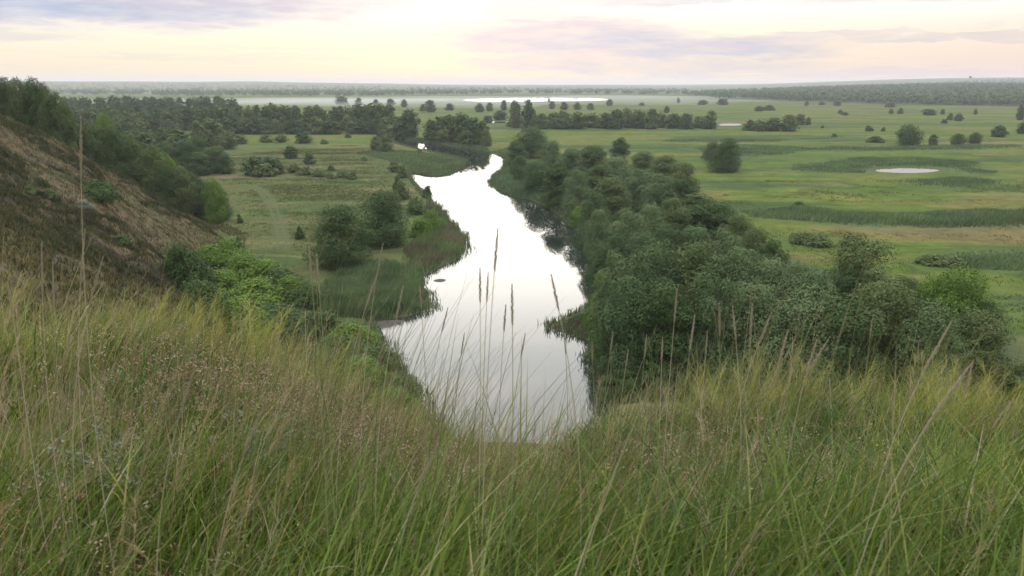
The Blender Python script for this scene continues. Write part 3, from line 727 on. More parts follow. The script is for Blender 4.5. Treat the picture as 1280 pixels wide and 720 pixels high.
def reeds(name, poly_px, n, hgt, wid, cols, label, world=None, seed=1, soft=2.0):
    r = np.random.default_rng(seed)
    poly = world or level_xy(poly_px); REED_ZONES.append((poly, soft * 1.2))
    xy = in_poly_points(poly, n, r)
    root = with_ground(xy, -.1)
    sd_, _ = poly_sdf(xy[:, 0], xy[:, 1], poly)
    sd_ = sd_ + 1.5 * soft * (vnoise(xy[:, 0] / soft / 1.6, xy[:, 1] / soft / 1.6, 14) - .6)
    ok = r.random(n) < sstep(sd_, -.3 * soft, soft) + .06
    xy = xy[ok]; root = root[ok]; sd_ = sd_[ok]; n = len(xy)
    patch = (.70 + .6 * vnoise(xy[:, 0] / 6, xy[:, 1] / 6, 4)) * (.55 + .45 * sstep(sd_, 0, soft))
    h_ = hgt * r.uniform(.55, 1.2, n) * patch
    sc_ = 4 + soft
    f_ = np.clip(.5 + 1.3 * fbm(xy[:, 0] / sc_, xy[:, 1] / sc_ * 1.6, 4, seed + 3) + r.normal(0, .22, n), 0, .999)
    tint_ = np.array(cols)[(f_ * len(cols)).astype(int)] * r.uniform(.75, 1.25, (n, 1)) * (.8 + .5 * vnoise(xy[:, 0] / sc_ * 1.3, xy[:, 1] / sc_ * 2, 6))[:, None]
    o = add(name, blade_mesh(name, root, h_, wid * r.uniform(.6, 1.4, n), r.normal(.3, .9, n), r.uniform(.05, .45, n), r.uniform(-.7, .7, n),
                             tint_, M['reed'], K=3))
    tag(o, label, 'reeds', kind='stuff')
REED = [(.070, .115, .052), (.090, .135, .066), (.115, .160, .080)]
DARKR = [(.055, .092, .042), (.070, .108, .05), (.085, .12, .055)]
BROWNR = [(.13, .105, .065), (.105, .10, .055), (.15, .12, .08)]
LIGHTR = [(.105, .155, .055), (.13, .175, .068), (.09, .135, .05)]
reeds('reed_bed', [(405, 352), (430, 335), (500, 332), (535, 350), (535, 375), (538, 389), (500, 396), (455, 400), (410, 398), (385, 385)], 12000, 1.9, .12, REED[1:] + LIGHTR + DARKR[:1], 'blue green reed bed on the near left bank', seed=1)
reeds('reed_bed', [(505, 308), (520, 300), (560, 290), (578, 296), (581, 312), (566, 326), (540, 337), (515, 350), (500, 335)], 8000, 1.6, .12, LIGHTR + BROWNR, 'green and brown reeds on the rounded left point', seed=2)
reeds('reed_bed', [(532, 250), (545, 262), (556, 270), (577, 290), (570, 298), (540, 296), (528, 275)], 4000, 1.5, .14, BROWNR + DARKR, 'brown reeds at the foot of the waterside shrubs', seed=3)
reeds('reed_bed', [(440, 191), (500, 188), (545, 193), (570, 199), (581, 202), (576, 210), (560, 218), (540, 220), (512, 215), (500, 205), (470, 198)], 10000, 1.1, .3, LIGHTR + REED + BROWNR[1:2], 'pale green reed peninsula inside the river bend', seed=4)
reeds('reed_bed', [(618, 220), (635, 212), (660, 218), (700, 232), (720, 262), (700, 268), (672, 251), (645, 246), (625, 238), (615, 229)], 9000, 1.9, .16, REED, 'reed fringe below the riverbank wood', seed=5)
reeds('reed_bed', [(612, 190), (640, 186), (660, 200), (640, 214), (632, 210), (633, 198)], 3000, 1.6, .22, LIGHTR, 'reeds where the river narrows at the bend', seed=6)
reeds('reed_bed', [(505, 176), (560, 181.5), (612, 190), (612, 187), (560, 178), (505, 172)], 2500, 1.8, .3, DARKR, 'thin reeds below the dark grove at the bend', seed=7)
def bank_fringe(label, line, side, n, seed):
    r = np.random.default_rng(seed); L = np.array(line); d = np.hypot(*np.diff(L, axis=0).T); c = np.concatenate([[0], np.cumsum(d)])
    u = r.uniform(0, c[-1], n); i = np.clip(np.searchsorted(c, u) - 1, 0, len(d) - 1); f = ((u - c[i]) / d[i])[:, None]
    p = L[i] * (1 - f) + L[i + 1] * f; t = (L[i + 1] - L[i]) / d[i][:, None]; nr = np.stack([-t[:, 1], t[:, 0]], 1) * side
    w = 3.2 * vnoise(u / 5, u * 0, 3) ** 1.3
    xy = p + nr * (r.uniform(-.9, 1, n) * w + r.normal(0, .35, n) - .2)[:, None]
    z = np.maximum(ground_full(xy[:, 0], xy[:, 1])[0], -.25)
    tint = mixcol(REED + DARKR + LIGHTR + BROWNR[:1], [1] * 10, n, r, .3)
    o = add('bank_grass', blade_mesh('bank_grass', np.concatenate([xy, z[:, None]], 1), r.uniform(.4, 1.3, n) * (.5 + vnoise(u / 3, u * 0, 8)), r.uniform(.06, .14, n), r.uniform(0, 6.28, n), r.uniform(.1, .6, n), r.uniform(-.7, .7, n), tint, M['reed'], K=3))
    tag(o, label, 'reeds', kind='stuff')
bank_fringe('ragged grass fringe along the left water edge', river_l, 1, 9000, 41)
bank_fringe('ragged grass fringe along the right water edge', river_r[4:], 1, 7000, 42)
reeds('reed_bed', [(690, 408), (703, 400), (728, 392), (756, 386), (758, 432), (730, 425), (706, 415)], 2600, .55, .10, DARKR + BROWNR, 'low dark plants on the muddy spit', seed=43, soft=.8)
SEDGES = [([(925, 264), (990, 262), (1040, 264), (1120, 267), (1200, 266), (1279, 262), (1420, 255), (1420, 285), (1279, 283), (1180, 285), (1080, 283), (1000, 276), (940, 272)], 26000, 1.7, 'dark sedge strip crossing the right meadow'),
          ([(1185, 318), (1230, 313), (1279, 312), (1400, 312), (1400, 340), (1279, 339), (1220, 336), (1150, 328), (1160, 322)], 14000, 1.3, 'dark sedge patch at the right edge of the near meadow'),
          ([(988, 292), (1010, 291), (1042, 303), (1030, 308), (1000, 306), (986, 300)], 2500, .8, 'small isle of sedge beside the riverbank wood'),
          ([(1235, 372), (1279, 366), (1400, 362), (1400, 374), (1279, 378)], 3000, .9, 'narrow sedge line behind the right end of the wood'),
          ([(1230, 384), (1279, 380), (1400, 378), (1400, 390), (1279, 392), (1240, 391)], 3500, .9, 'lower sedge line behind the right end of the wood'),
          ([(985, 206), (1030, 199), (1080, 196), (1150, 197), (1220, 203), (1250, 214), (1240, 219), (1190, 217), (1183, 212.4), (1130, 208.4), (1088, 212.4), (1080, 217), (1020, 217), (990, 213)], 15000, 1.0, 'sedge ring around the pale pond'),
          ([(1130, 225), (1180, 222), (1240, 224), (1258, 232), (1255, 238), (1200, 237), (1140, 232)], 6000, 1.3, 'dark sedge crescent in front of the pond'),
          ([(860, 185), (930, 181), (1010, 184), (1100, 183), (1279, 180), (1279, 186), (1100, 189), (1010, 190), (930, 199), (900, 199)], 12000, 1.2, 'long sedge belt behind the pond'),
          ([(800, 176), (880, 172.5), (960, 174), (1060, 170), (1060, 173), (960, 178), (900, 178), (840, 178)], 7000, 1.0, 'thin dark sedge line on the far right meadow')]
for i, (p, n, hh, lab) in enumerate(SEDGES):
    reeds('sedge', p, n, hh, .3, DARKR[1:] + REED + LIGHTR, lab, seed=20 + i, soft=9.0)

build_ground()
# tufts on the scarp and the meadow
def tufts(name, xy, hgt, wid, cols, wts, label, mat, seed, K=2, per=5, spread=.18):
    r = np.random.default_rng(seed); n = len(xy)
    xy = np.repeat(xy, per, 0) + r.normal(size=(n * per, 2)) * spread
    root = with_ground(xy, -.03); m = n * per
    tint = np.repeat(mixcol(cols, wts, n, r), per, 0) * r.uniform(.85, 1.15, (m, 1))
    o = add(name, blade_mesh(name, root, hgt * r.uniform(.5, 1.3, m), wid * r.uniform(.6, 1.4, m), r.uniform(0, 6.28, m), r.uniform(.1, .8, m), r.uniform(-1, 1, m), tint, mat, K=K))
    tag(o, label, 'grass', kind='stuff')
r = np.random.default_rng(50)
q = np.stack([r.uniform(-135, -6, 90000), r.uniform(14, 215, 90000)], 1)
s, arc = poly_sdf(q[:, 0], q[:, 1], TOE)
keep = (s > -4) & (s < 62) & (fbm(arc / 7.0, s / 60.0, 3, 5) + .5 * fbm(q[:, 0] / 5, q[:, 1] / 5, 3, 77) > -.5)
q = np.concatenate([q[keep][:38000], np.stack([r.uniform(-62, -5, 17000), r.uniform(16, 115, 17000)], 1)])
s, arc = poly_sdf(q[:, 0], q[:, 1], TOE); q = q[(s > -4) & (s < 66)]
tufts('hillside_grass', q, .46, .085, [(.155, .12, .068), (.11, .098, .045), (.068, .080, .028), (.20, .155, .095), (.036, .034, .02)], [3, 3, 4, 1.5, 4], 'dry tufts of grass all over the bare slope', M['blade'], 51, K=2, per=5, spread=.22)
mp = level_xy([(395, 410), (350, 350), (300, 320), (265, 275), (240, 225), (270, 190), (470, 178), (515, 225), (560, 290), (520, 330), (450, 405)])
q = in_poly_points(mp, 60000, r)
ms, _ = poly_sdf(q[:, 0], q[:, 1], mp)
q = q[r.random(len(q)) < sstep(ms, 0, 25) * np.clip(1.3 * sstep(fbm(q[:, 0] / 22, q[:, 1] / 9, 4, 63), -.25, .4), .06, 1)][:24000]
dtr = np.min(np.hypot(q[:, 0, None] - tr[None, :, 0], q[:, 1, None] - tr[None, :, 1]), 1); q = q[dtr > 2.2]
tufts('meadow_grass', q, .34, .10, [(.085, .10, .032), (.11, .105, .042), (.062, .088, .025), (.13, .105, .055)], [3, 3, 3, 2], 'tussocks of grass on the left meadow', M['blade'], 52, K=2, per=4, spread=.3)

r = np.random.default_rng(53)
q = np.stack([r.uniform(-130, -8, 40000), r.uniform(20, 212, 40000)], 1)
s, arc = poly_sdf(q[:, 0], q[:, 1], TOE)
q = q[(s > 1) & (s < 58) & (fbm(q[:, 0] / 11, q[:, 1] / 11, 4, 91) > .12)][:2600]
tufts('hillside_herbs', q, .75, .11, [(.052, .066, .026), (.075, .082, .034), (.040, .046, .024), (.10, .085, .05)], [3, 2, 3, 1], 'dark herbs in clumps over the bare slope', M['blade'], 54, K=2, per=34, spread=.42)
mp = level_xy([(900, 300), (1010, 340), (1279, 420), (1500, 420), (1420, 225), (960, 225), (880, 250)])
q = in_poly_points(mp, 30000, r); q = q[sstep(fbm(q[:, 0] / 18, q[:, 1] / 9, 4, 65), -.1, .5) > r.random(len(q))][:11000]
tufts('meadow_grass', q, .32, .11, [(.075, .105, .024), (.105, .115, .03), (.055, .08, .02), (.13, .11, .05)], [3, 3, 3, 1], 'tussocks of grass on the right meadow', M['blade'], 55, K=2, per=4, spread=.35)
# ------------------------------------------------------------------ foreground grass
GREEN = [(.086, .138, .020), (.116, .165, .026), (.062, .112, .018), (.126, .168, .042)]
YEL = [(.25, .25, .070), (.20, .22, .055), (.30, .28, .10)]
DRY = [(.30, .25, .15), (.36, .30, .20), (.24, .20, .12)]
def grass(name, xy, hr, wr, cols, wts, label, seed, bend=(.15, .7), lean=(.0, .25), az_mu=.15, az_sd=.9, K=6, tipw=.06, stand=None):
    r = np.random.default_rng(seed); n = len(xy)
    root = with_ground(xy, -.01)
    hn = .45 + .7 * vnoise(xy[:, 0] * 1.1, xy[:, 1] * 1.1, 7) + .5 * vnoise(xy[:, 0] * 4.5, xy[:, 1] * 4.5, 8)
    hgt = r.uniform(*hr, n) * hn * (1 - .48 * np.exp(-((xy[:, 0] - .02) / .8) ** 2) * sstep(xy[:, 1], 1.9, 3.2) * sstep(-xy[:, 1], -9, -6)) * (stand if stand is not None else 1)
    tint = mixcol(cols, wts, n, r, .36)
    patch = vnoise(xy[:, 0] * .8, xy[:, 1] * .8, 15)[:, None]
    tint = tint * (.72 + .56 * patch)
    o = add(name, blade_mesh(name, root, hgt, wr[0] + (wr[1] - wr[0]) * r.random(n) ** 1.6, r.normal(az_mu, az_sd, n), r.uniform(*bend, n), r.normal(0, .6, n), tint, M['blade'], K=K, tipw=tipw, lean=r.uniform(*lean, n)))
    tag(o, label, 'grass', kind='stuff'); return o
r = np.random.default_rng(60)
def clumped(n, r0, r1, power, half, per, sd):
    c = fan_points(n // per, r0, r1, r, power, half); k = r.integers(0, len(c), n)
    return c[k] + r.normal(0, sd, (n, 2)) * (.4 + r.random((n, 1)))
near_xy = np.concatenate([fan_points(5000, .6, 3.2, r, 1.7, 44), clumped(9500, .6, 3.3, 1.7, 44, 26, .035)])
mid_xy = np.concatenate([fan_points(6000, 2.8, 7.5, r, 1.8, 42), clumped(17000, 2.8, 7.8, 1.8, 42, 26, .05)])
far_xy = fan_points(15000, 6.5, 16, r, 1.6, 48)
wide_xy = fan_points(9000, .9, 9, r, 1.7, 110); wide_xy = wide_xy[np.abs(np.degrees(np.arctan2(wide_xy[:, 0], wide_xy[:, 1]))) > 42]
allxy = np.concatenate([near_xy, mid_xy, far_xy, wide_xy])
grass('grass', allxy, (.15, .44), (.0026, .0098), GREEN + YEL + DRY, [6, 6, 5, 4, 2.0, 2.4, 1.4, .9, .7, .9], 'long green grass covering the foreground hilltop', 61, bend=(.1, 1.0), lean=(-.1, .4), az_mu=.1, az_sd=1.2)
# dead thatch lying between the clumps
r = np.random.default_rng(68)
grass('dead_grass', fan_points(5500, .7, 7, r, 1.7, 44), (.16, .36), (.002, .005), DRY + [(.16, .12, .075), (.12, .10, .06)], [3, 1, 3, 3, 2], 'dead brown grass lying between the green clumps', 69, bend=(.6, 1.3), lean=(.3, 1.0), az_mu=.2, az_sd=2.0)
# broad leaved weeds
def weeds(n, seed):
    r = np.random.default_rng(seed); c = fan_points(n, .9, 5.5, r, 1.7, 42); c = c[vnoise(c[:, 0] * .9, c[:, 1] * .9, 33) > .5]; n = len(c)
    per = 11; xy = np.repeat(c, per, 0) + r.normal(0, .018, (n * per, 2)); m = n * per
    root = with_ground(xy); root[:, 2] += r.uniform(.02, .26, m)
    tint = np.repeat(mixcol([(.075, .115, .030), (.055, .095, .028), (.10, .135, .050), (.115, .10, .055)], [3, 3, 2, 1], n, r, .3), per, 0)
    o = add('weeds', blade_mesh('weeds', root, r.uniform(.05, .12, m), r.uniform(.009, .02, m), r.uniform(0, 6.28, m), r.uniform(.3, 1.1, m), r.uniform(0, 3.14, m), tint, M['blade'], K=4, tipw=.02, lean=r.uniform(.3, .8, m)))
    tag(o, label='broad leaved weeds scattered low in the grass', category='weeds', kind='stuff')
weeds(1100, 64)
# culms that carry loose drooping panicles, in bunches along the lip
def panicles(name, c, label, seed, cols):
    r = np.random.default_rng(seed); n = len(c)
    root = with_ground(c, -.01); hgt = r.uniform(.34, .62, n); az = r.normal(.1, 1.0, n); ln = r.uniform(0, .35, n); bd = r.uniform(.05, .4, n)
    tint = mixcol(cols, [1] * len(cols), n, r, .2)
    top = root + np.stack([np.cos(az) * (ln + bd) * hgt, np.sin(az) * (ln + bd) * hgt, hgt * np.sqrt(np.maximum(.15, 1 - (.55 * bd) ** 2))], 1)
    per = 26; t = r.random((n * per, 1)) * .32
    rt = np.repeat(top, per, 0) * (1 - t) + np.repeat(root, per, 0) * t
    m = n * per
    A = [(root, hgt, np.full(n, .0022), az, bd, r.normal(0, .5, n), tint, ln), (rt, r.uniform(.035, .10, m), r.uniform(.0012, .0024, m), np.repeat(az, per) + r.normal(0, .8, m), r.uniform(.3, 1.2, m), r.normal(0, .8, m), np.repeat(tint, per, 0) * r.uniform(.85, 1.3, (m, 1)), r.uniform(.0, .5, m))]
    cat = [np.concatenate([a[i] for a in A]) for i in range(8)]
    o = add(name, blade_mesh(name, cat[0], cat[1], cat[2], cat[3], cat[4], cat[5], np.clip(cat[6], 0, 1), M['blade'], K=4, tipw=.2, lean=cat[7]))
    tag(o, label, 'grass', kind='stuff')
def bunch(spots, n, sd, r):
    k = r.integers(0, len(spots), n); return np.array(spots)[k] + r.normal(0, sd, (n, 2))
r = np.random.default_rng(70)
GOLD = [(.28, .27, .075), (.23, .24, .060), (.34, .31, .12)]
panicles('feathery_grass', bunch([(-2.7, 5.6), (-2.2, 5.2), (-3.2, 6.0), (-1.7, 4.6), (-3.6, 5.2), (-1.2, 4.4), (-2.0, 6.0)], 210, .13, r), 'bunches of golden feathery grass along the left shoulder', 71, GOLD)
panicles('feathery_grass', bunch([(1.5, 4.6), (2.0, 4.9), (2.5, 4.6), (2.9, 5.0), (3.3, 4.7), (1.1, 4.4), (2.2, 4.0), (3.0, 4.2)], 240, .12, r), 'bunches of golden feathery grass along the right shoulder', 72, GOLD)
panicles('brown_panicles', fan_points(170, 1.6, 5.0, r, 1.6, 40), 'loose brownish panicles all through the grass', 73, [(.26, .20, .12), (.20, .17, .09), (.30, .25, .16)])
# feathery yellow-green brome towards the lip on the left and the right
def feathery(cx, cy, sx, sy, n, seed, label):
    r = np.random.default_rng(seed)
    xy = np.stack([r.normal(cx, sx, n), r.normal(cy, sy, n)], 1)
    cl = np.stack([r.normal(cx, sx, n // 12), r.normal(cy, sy, n // 12)], 1)
    xy[: n // 12 * 9] = np.repeat(cl, 9, 0) + r.normal(size=(n // 12 * 9, 2)) * .06
    grass('feather_grass', xy, (.28, .52), (.002, .0042), YEL + GREEN[:2] + DRY[:1], [4, 4, 3, 1, 1, 1], label, seed, bend=(.35, 1.0), lean=(.0, .3), az_mu=.0, az_sd=1.5, K=7)
feathery(-2.6, 6.3, .9, .6, 1500, 71, 'feathery yellow green grass along the left lip of the hilltop')
feathery(-3.9, 5.4, .9, .8, 1200, 72, 'feathery grass in front of the bare slope')
feathery(2.2, 5.3, .8, .6, 1300, 73, 'feathery yellow green grass in front of the riverbank wood')
feathery(3.6, 5.4, .8, .8, 1300, 74, 'feathery pale grass at the right edge of the hilltop')
# long blades close to the lens
r = np.random.default_rng(66)
xy = fan_points(1500, .75, 2.3, r, 1.6, 46)
grass('long_grass', xy, (.34, .66), (.0045, .0085), GREEN + YEL[1:2] + DRY[:1], [4, 4, 4, 3, 1.2, 1], 'long arching blades of grass nearest to the viewer', 67, bend=(.2, .9), lean=(.05, .5), az_mu=.25, az_sd=.8, K=8)
# thin bare stems that stand in front of the river
def stems(n, seed):
    r = np.random.default_rng(seed)
    xy = fan_points(n, 2.2, 5.2, r, 1.5, 40)
    grass('grass_stems', xy, (.40, .72), (.0016, .003), DRY + YEL[:1] + GREEN[:1], [3, 3, 2, 1, 1], 'thin dry stems rising through the grass', seed, bend=(.0, .3), lean=(-.05, .3), az_mu=.1, az_sd=.6, K=5, tipw=.5)
stems(1300, 75)
r = np.random.default_rng(76)
xy = np.stack([r.normal(.0, .62, 1000), r.uniform(2.7, 4.6, 1000)], 1)
grass('river_stems', xy, (.45, 1.05), (.0020, .0038), [(.15, .14, .075), (.20, .17, .10), (.11, .125, .05), (.26, .22, .14)], [3, 3, 3, 1], 'thin dark stems standing against the bright river', 77, bend=(.05, .4), lean=(-.05, .4), az_mu=.0, az_sd=.9, K=6, tipw=.35, stand=1.15)
xy = np.stack([r.normal(.0, .75, 3600), r.uniform(2.6, 5.2, 3600)], 1)
grass('lip_grass', xy, (.16, .44), (.002, .005), GREEN + YEL + DRY[:2], [4, 3, 4, 3, 1.5, 1.5, 1, 1.5, 1], 'green grass on the dip in front of the river', 78, bend=(.1, .9), lean=(-.1, .4), az_mu=.1, az_sd=1.3, stand=1.2)
# pinkish dried flower heads: low cover in the middle of the foreground
def dry_flowers(cx, cy, sx, sy, n, seed, label, cols):
    r = np.random.default_rng(seed)
    xy = np.stack([r.normal(cx, sx, n), r.normal(cy, sy, n)], 1)
    root = with_ground(xy); hgt = r.uniform(.20, .44, n)
    k = 9
    C = np.repeat(root, k, 0); C[:, 2] += np.repeat(hgt, k) + r.normal(0, .012, n * k); C[:, :2] += r.normal(0, .016, (n * k, 2))
    N = r.normal(size=(n * k, 3)); N[:, 2] += .8; N /= np.linalg.norm(N, axis=1, keepdims=True)
    V, F = leaf_quads(C, N, .0052, r)
    tint = np.repeat(mixcol(cols, [1] * len(cols), n, r, .25), k, 0)
    st = blade_mesh('t', root, hgt, np.full(n, .002), r.uniform(0, 6.28, n), r.uniform(0, .1, n), r.uniform(-1, 1, n), tint[::k], M['blade'], K=2)
    sv = np.zeros(len(st.vertices) * 3, np.float32); st.vertices.foreach_get('co', sv); sf = np.zeros(len(st.loops), np.int32); st.loops.foreach_get('vertex_index', sf)
    V2 = np.concatenate([V, sv.reshape(-1, 3)]); F2 = np.concatenate([F, sf.reshape(-1, 4) + len(V)])
    tc = np.concatenate([tint, np.repeat(mixcol([(.22, .17, .10), (.16, .15, .08)], [1, 1], n, r), 2, 0)])
    bpy.data.meshes.remove(st)
    o = add('dry_flowers', mesh_arrays('dry_flowers', V2, F2, M['blade'], {'tint': ('FACE', 'FLOAT_COLOR', np.concatenate([tc, np.ones((len(tc), 1))], 1))}))
    tag(o, label, 'flowers', kind='stuff')
PINK = [(.27, .175, .125), (.33, .23, .165), (.21, .13, .09), (.36, .29, .21)]
dry_flowers(-1.05, 3.85, .52, .40, 2300, 81, 'pinkish dried flower heads spread left of the middle of the foreground', PINK)
dry_flowers(-.35, 3.6, .35, .3, 420, 82, 'sparse dried flower heads below the river view', PINK)
dry_flowers(.85, 3.2, .4, .3, 260, 83, 'pale dried flower heads among the grass on the right', PINK + [(.40, .35, .26)])
dry_flowers(-1.25, 2.2, .4, .3, 90, 84, 'rusty dried flower heads in the lower left grass', PINK)

# wormwood and yellow flowers: plants one can count
def ground_hit(px, py, tmax=14):
    d = ray(px, py)
    for t in np.linspace(.6, tmax, 500):
        q = CAM + d * t
        if q[2] <= ground(q[0], q[1]): return q, t
    return q, t
def wormwood(px, py, size, label, seed):
    r = np.random.default_rng(seed); q, t = ground_hit(px, py)
    e = add('wormwood_plant', None, None, (q[0], q[1], ground(q[0], q[1])))
    tag(e, label, 'plant', 'grey wormwood plants in the grass')
    parts = []; C = []; 
    for i in range(16):
        a = r.uniform(0, 6.28); l = size * r.uniform(.6, 1.05); b = r.uniform(.25, .8)
        p = [np.array([math.cos(a) * b * l * s ** 1.4, math.sin(a) * b * l * s ** 1.4, l * s * math.sqrt(max(.1, 1 - (b * s) ** 2 * .6))]) for s in np.linspace(0, 1, 7)]
        parts.append(tube(p, np.linspace(.004, .0015, 7), 4))
        for s in range(2, 7):
            for _ in range(34): C.append(p[s] + r.normal(0, .016, 3))
    v, f = join(parts); add('stems', mesh_arrays('wormwood_stems', v, f, M['stem_green']), e)
    C = np.array(C); N = r.normal(size=C.shape); N[:, 2] += .6; N /= np.linalg.norm(N, axis=1, keepdims=True)
    V, F = leaf_quads(C, N, .0075, r)
    add('leaves', mesh_arrays('wormwood_leaves', V, F, M['sage'], {'leaf': ('FACE', 'FLOAT', r.random(len(F)))}), e)
wormwood(345, 640, .46, 'silvery wormwood plant below the pinkish flowers, left of the middle', 1)
wormwood(160, 650, .40, 'smaller silvery wormwood in the lower left grass', 2)
wormwood(1180, 690, .32, 'low silvery wormwood in the lower right corner of the grass', 3)
def goldenrod(px, py, size, label, seed):
    r = np.random.default_rng(seed); q, t = ground_hit(px, py)
    e = add('yellow_flower', None, None, (q[0], q[1], ground(q[0], q[1]))); tag(e, label, 'flower', 'yellow flowers in the grass')
    p = [np.array([.05 * s ** 2, 0, size * s]) for s in np.linspace(0, 1, 7)]
    tubes = [tube(p, np.linspace(.0035, .0015, 7), 5)]; heads = [p[-1]]
    for i in range(6):
        st = p[3 + i % 3]; a = r.uniform(0, 6.28); en = p[-1] + np.array([math.cos(a) * .045, math.sin(a) * .045, r.uniform(-.09, .01)])
        tubes.append(tube([st, (st + en) / 2 + np.array([math.cos(a) * .012, math.sin(a) * .012, 0]), en], [.0018, .0014, .001], 4)); heads.append(en)
    v, f = join(tubes); add('stem', mesh_arrays('flower_stem', v, f, M['stem_green']), e)
    for hp in heads:
        n = 150; u = r.normal(0, 1, (n, 3)); u /= np.linalg.norm(u, axis=1, keepdims=True)
        C = hp + u * np.array([.013, .013, .017]) * r.uniform(.3, 1, (n, 1)); N = u + r.normal(size=(n, 3)) * .4; N /= np.linalg.norm(N, axis=1, keepdims=True)
        V, F = leaf_quads(C, N, .0055, r); add('flower_head', mesh_arrays('flower_head', V, F, M['yellow']), e)
    n = 40
    C = np.array([p[i % 5 + 1] for i in range(n)]) + r.normal(0, .02, (n, 3)); N = r.normal(size=(n, 3)); N /= np.linalg.norm(N, axis=1, keepdims=True)
    V, F = leaf_quads(C, N, .02, r); add('leaves', mesh_arrays('flower_leaves', V, F, M['bright'], {'leaf': ('FACE', 'FLOAT', r.random(n))}), e)
goldenrod(736, 690, .36, 'yellow flower head in the grass below the river, right of the pair', 1)
goldenrod(704, 700, .34, 'yellow flower head in the grass below the river, left of the pair', 2)

# grass stalks with seed heads, one object each
STALKS = [  # tip px, tip py, distance to the tip, where it stands at the bottom (px), head length in m, tone
    (101, 150, 2.0, 64, .15, 'straw'), (52, 308, 2.4, 42, .16, 'straw'), (66, 330, 2.6, 62, .15, 'seed'), (106, 290, 2.6, 74, .18, 'straw'), (128, 325, 2.5, 70, .18, 'straw'), (10, 355, 2.4, 30, .10, 'straw'),
    (386, 306, 2.0, 388, .10, 'seed'), (396, 322, 2.1, 406, .10, 'seed'), (478, 308, 2.4, 425, .10, 'straw'), (470, 346, 2.4, 405, .11, 'straw'), (503, 362, 2.2, 462, .09, 'straw'), (525, 360, 3.0, 522, .08, 'seed'), (559, 388, 3.0, 528, .09, 'seed'),
    (622, 290, 1.9, 596, .10, 'straw'), (600, 340, 2.2, 590, .09, 'straw'), (610, 345, 2.6, 604, .09, 'seed'), (640, 360, 2.0, 628, .10, 'seed'), (632, 385, 2.4, 640, .08, 'straw'), (656, 420, 3.0, 630, .09, 'seed'), (690, 348, 2.0, 726, .09, 'straw'), (706, 420, 3.1, 700, .08, 'seed'),
    (846, 365, 2.4, 840, .10, 'straw'), (766, 418, 3.2, 752, .07, 'seed'), (785, 440, 3.2, 775, .07, 'straw'), (808, 422, 3.0, 800, .08, 'seed'), (828, 425, 3.0, 822, .08, 'straw'), (868, 398, 2.4, 838, .10, 'seed'), (884, 418, 2.8, 872, .08, 'straw'),
    (899, 382, 2.4, 912, .10, 'seed'), (916, 386, 2.5, 914, .10, 'straw'), (940, 384, 2.2, 936, .12, 'seed'), (963, 394, 2.4, 920, .10, 'straw'), (984, 416, 2.3, 954, .11, 'seed'), (998, 436, 2.8, 985, .08, 'straw'), (1020, 428, 2.5, 975, .10, 'straw'), (1033, 428, 2.3, 960, .12, 'seed'), (1037, 478, 3.0, 1028, .07, 'straw'),
    (1090, 402, 3.4, 1092, .07, 'seed'), (1186, 408, 1.9, 1070, .15, 'straw'), (1213, 456, 1.6, 1060, .17, 'straw'), (1215, 458, 2.4, 1190, .09, 'seed'), (1148, 432, 3.2, 1146, .07, 'seed'), (1262, 505, 2.6, 1225, .10, 'straw'),
    (240, 470, 1.8, 150, .12, 'straw'), (330, 505, 1.5, 210, .12, 'straw'), (545, 560, 1.7, 450, .11, 'straw'), (300, 375, 4.5, 296, .08, 'straw'), (450, 420, 2.6, 420, .08, 'seed'), (580, 420, 3.2, 560, .08, 'seed'), (740, 430, 3.2, 728, .07, 'seed')]
def stalk(tipx, tipy, dist, botx, head, tone, label, seed):
    r = np.random.default_rng(seed)
    tip = CAM + ray(tipx, tipy) * dist
    f = ray(botx, tipy)
    bx, by = (CAM + ray(botx, 640) * dist)[0], tip[1] - r.uniform(-.05, .15)
    # foot on the ground under the spot where it vanishes in the grass
    root = np.array([bx, by, 0]); root[2] = ground(bx, by) - .02
    v = tip - root; cv = r.normal(0, .018)
    pts = []
    for s in np.linspace(0, 1, 11):
        p = root + np.array([v[0] * s ** (2.6 if abs(v[0]) > .03 else 1.5) + cv * math.sin(math.pi * s), v[1] * s ** 1.3, v[2] * s + .10 * abs(v[0]) * math.sin(math.pi * s)])
        pts.append(p)
    pts = np.array(pts); L = np.linalg.norm(v)
    hs = 1 - head / L
    stem_pts = pts - root
    e = add('grass_stalk', None, None, tuple(root)); tag(e, label, 'grass stalk', 'seed head stalks standing above the grass')
    V, F = tube(stem_pts, np.linspace(.0016, .0008, 11), 5); add('stem', mesh_arrays('stalk_stem', V, F, M['straw'] if tone == 'straw' else M['stem_green'], smooth=True), e)
    # the head: overlapping spikelets around the top of the stem
    C = []; T = []
    k = max(26, int(head * 420))
    for i in range(k):
        u = i / (k - 1); s = hs + (1 - hs) * u
        x = s * 10; j = min(int(x), 9); fr = x - j
        p = stem_pts[j] * (1 - fr) + stem_pts[j + 1] * fr; d = stem_pts[j + 1] - stem_pts[j]; d /= np.linalg.norm(d)
        a = i * 2.4; sidev = np.cross(d, [0, 1, .2]); sidev /= np.linalg.norm(sidev); s2 = np.cross(d, sidev)
        o_ = sidev * math.cos(a) + s2 * math.sin(a)
        w = math.sin(math.pi * min(1, .18 + u * .8)) * .0038
        base = p + o_ * w * .3; end = p + o_ * w * 1.25 + d * .014; side = np.cross(d, o_) * .0018
        C.append([base - side * .4, base + side * .4, (base * .45 + end * .55) + side, end]); C.append([base - side * .4, (base * .45 + end * .55) + side, end, (base * .45 + end * .55) - side])
    V = np.array(C).reshape(-1, 3); F = np.arange(len(V)).reshape(-1, 4)
    add('seed_head', mesh_arrays('seed_head', V, F, M['seed']), e)
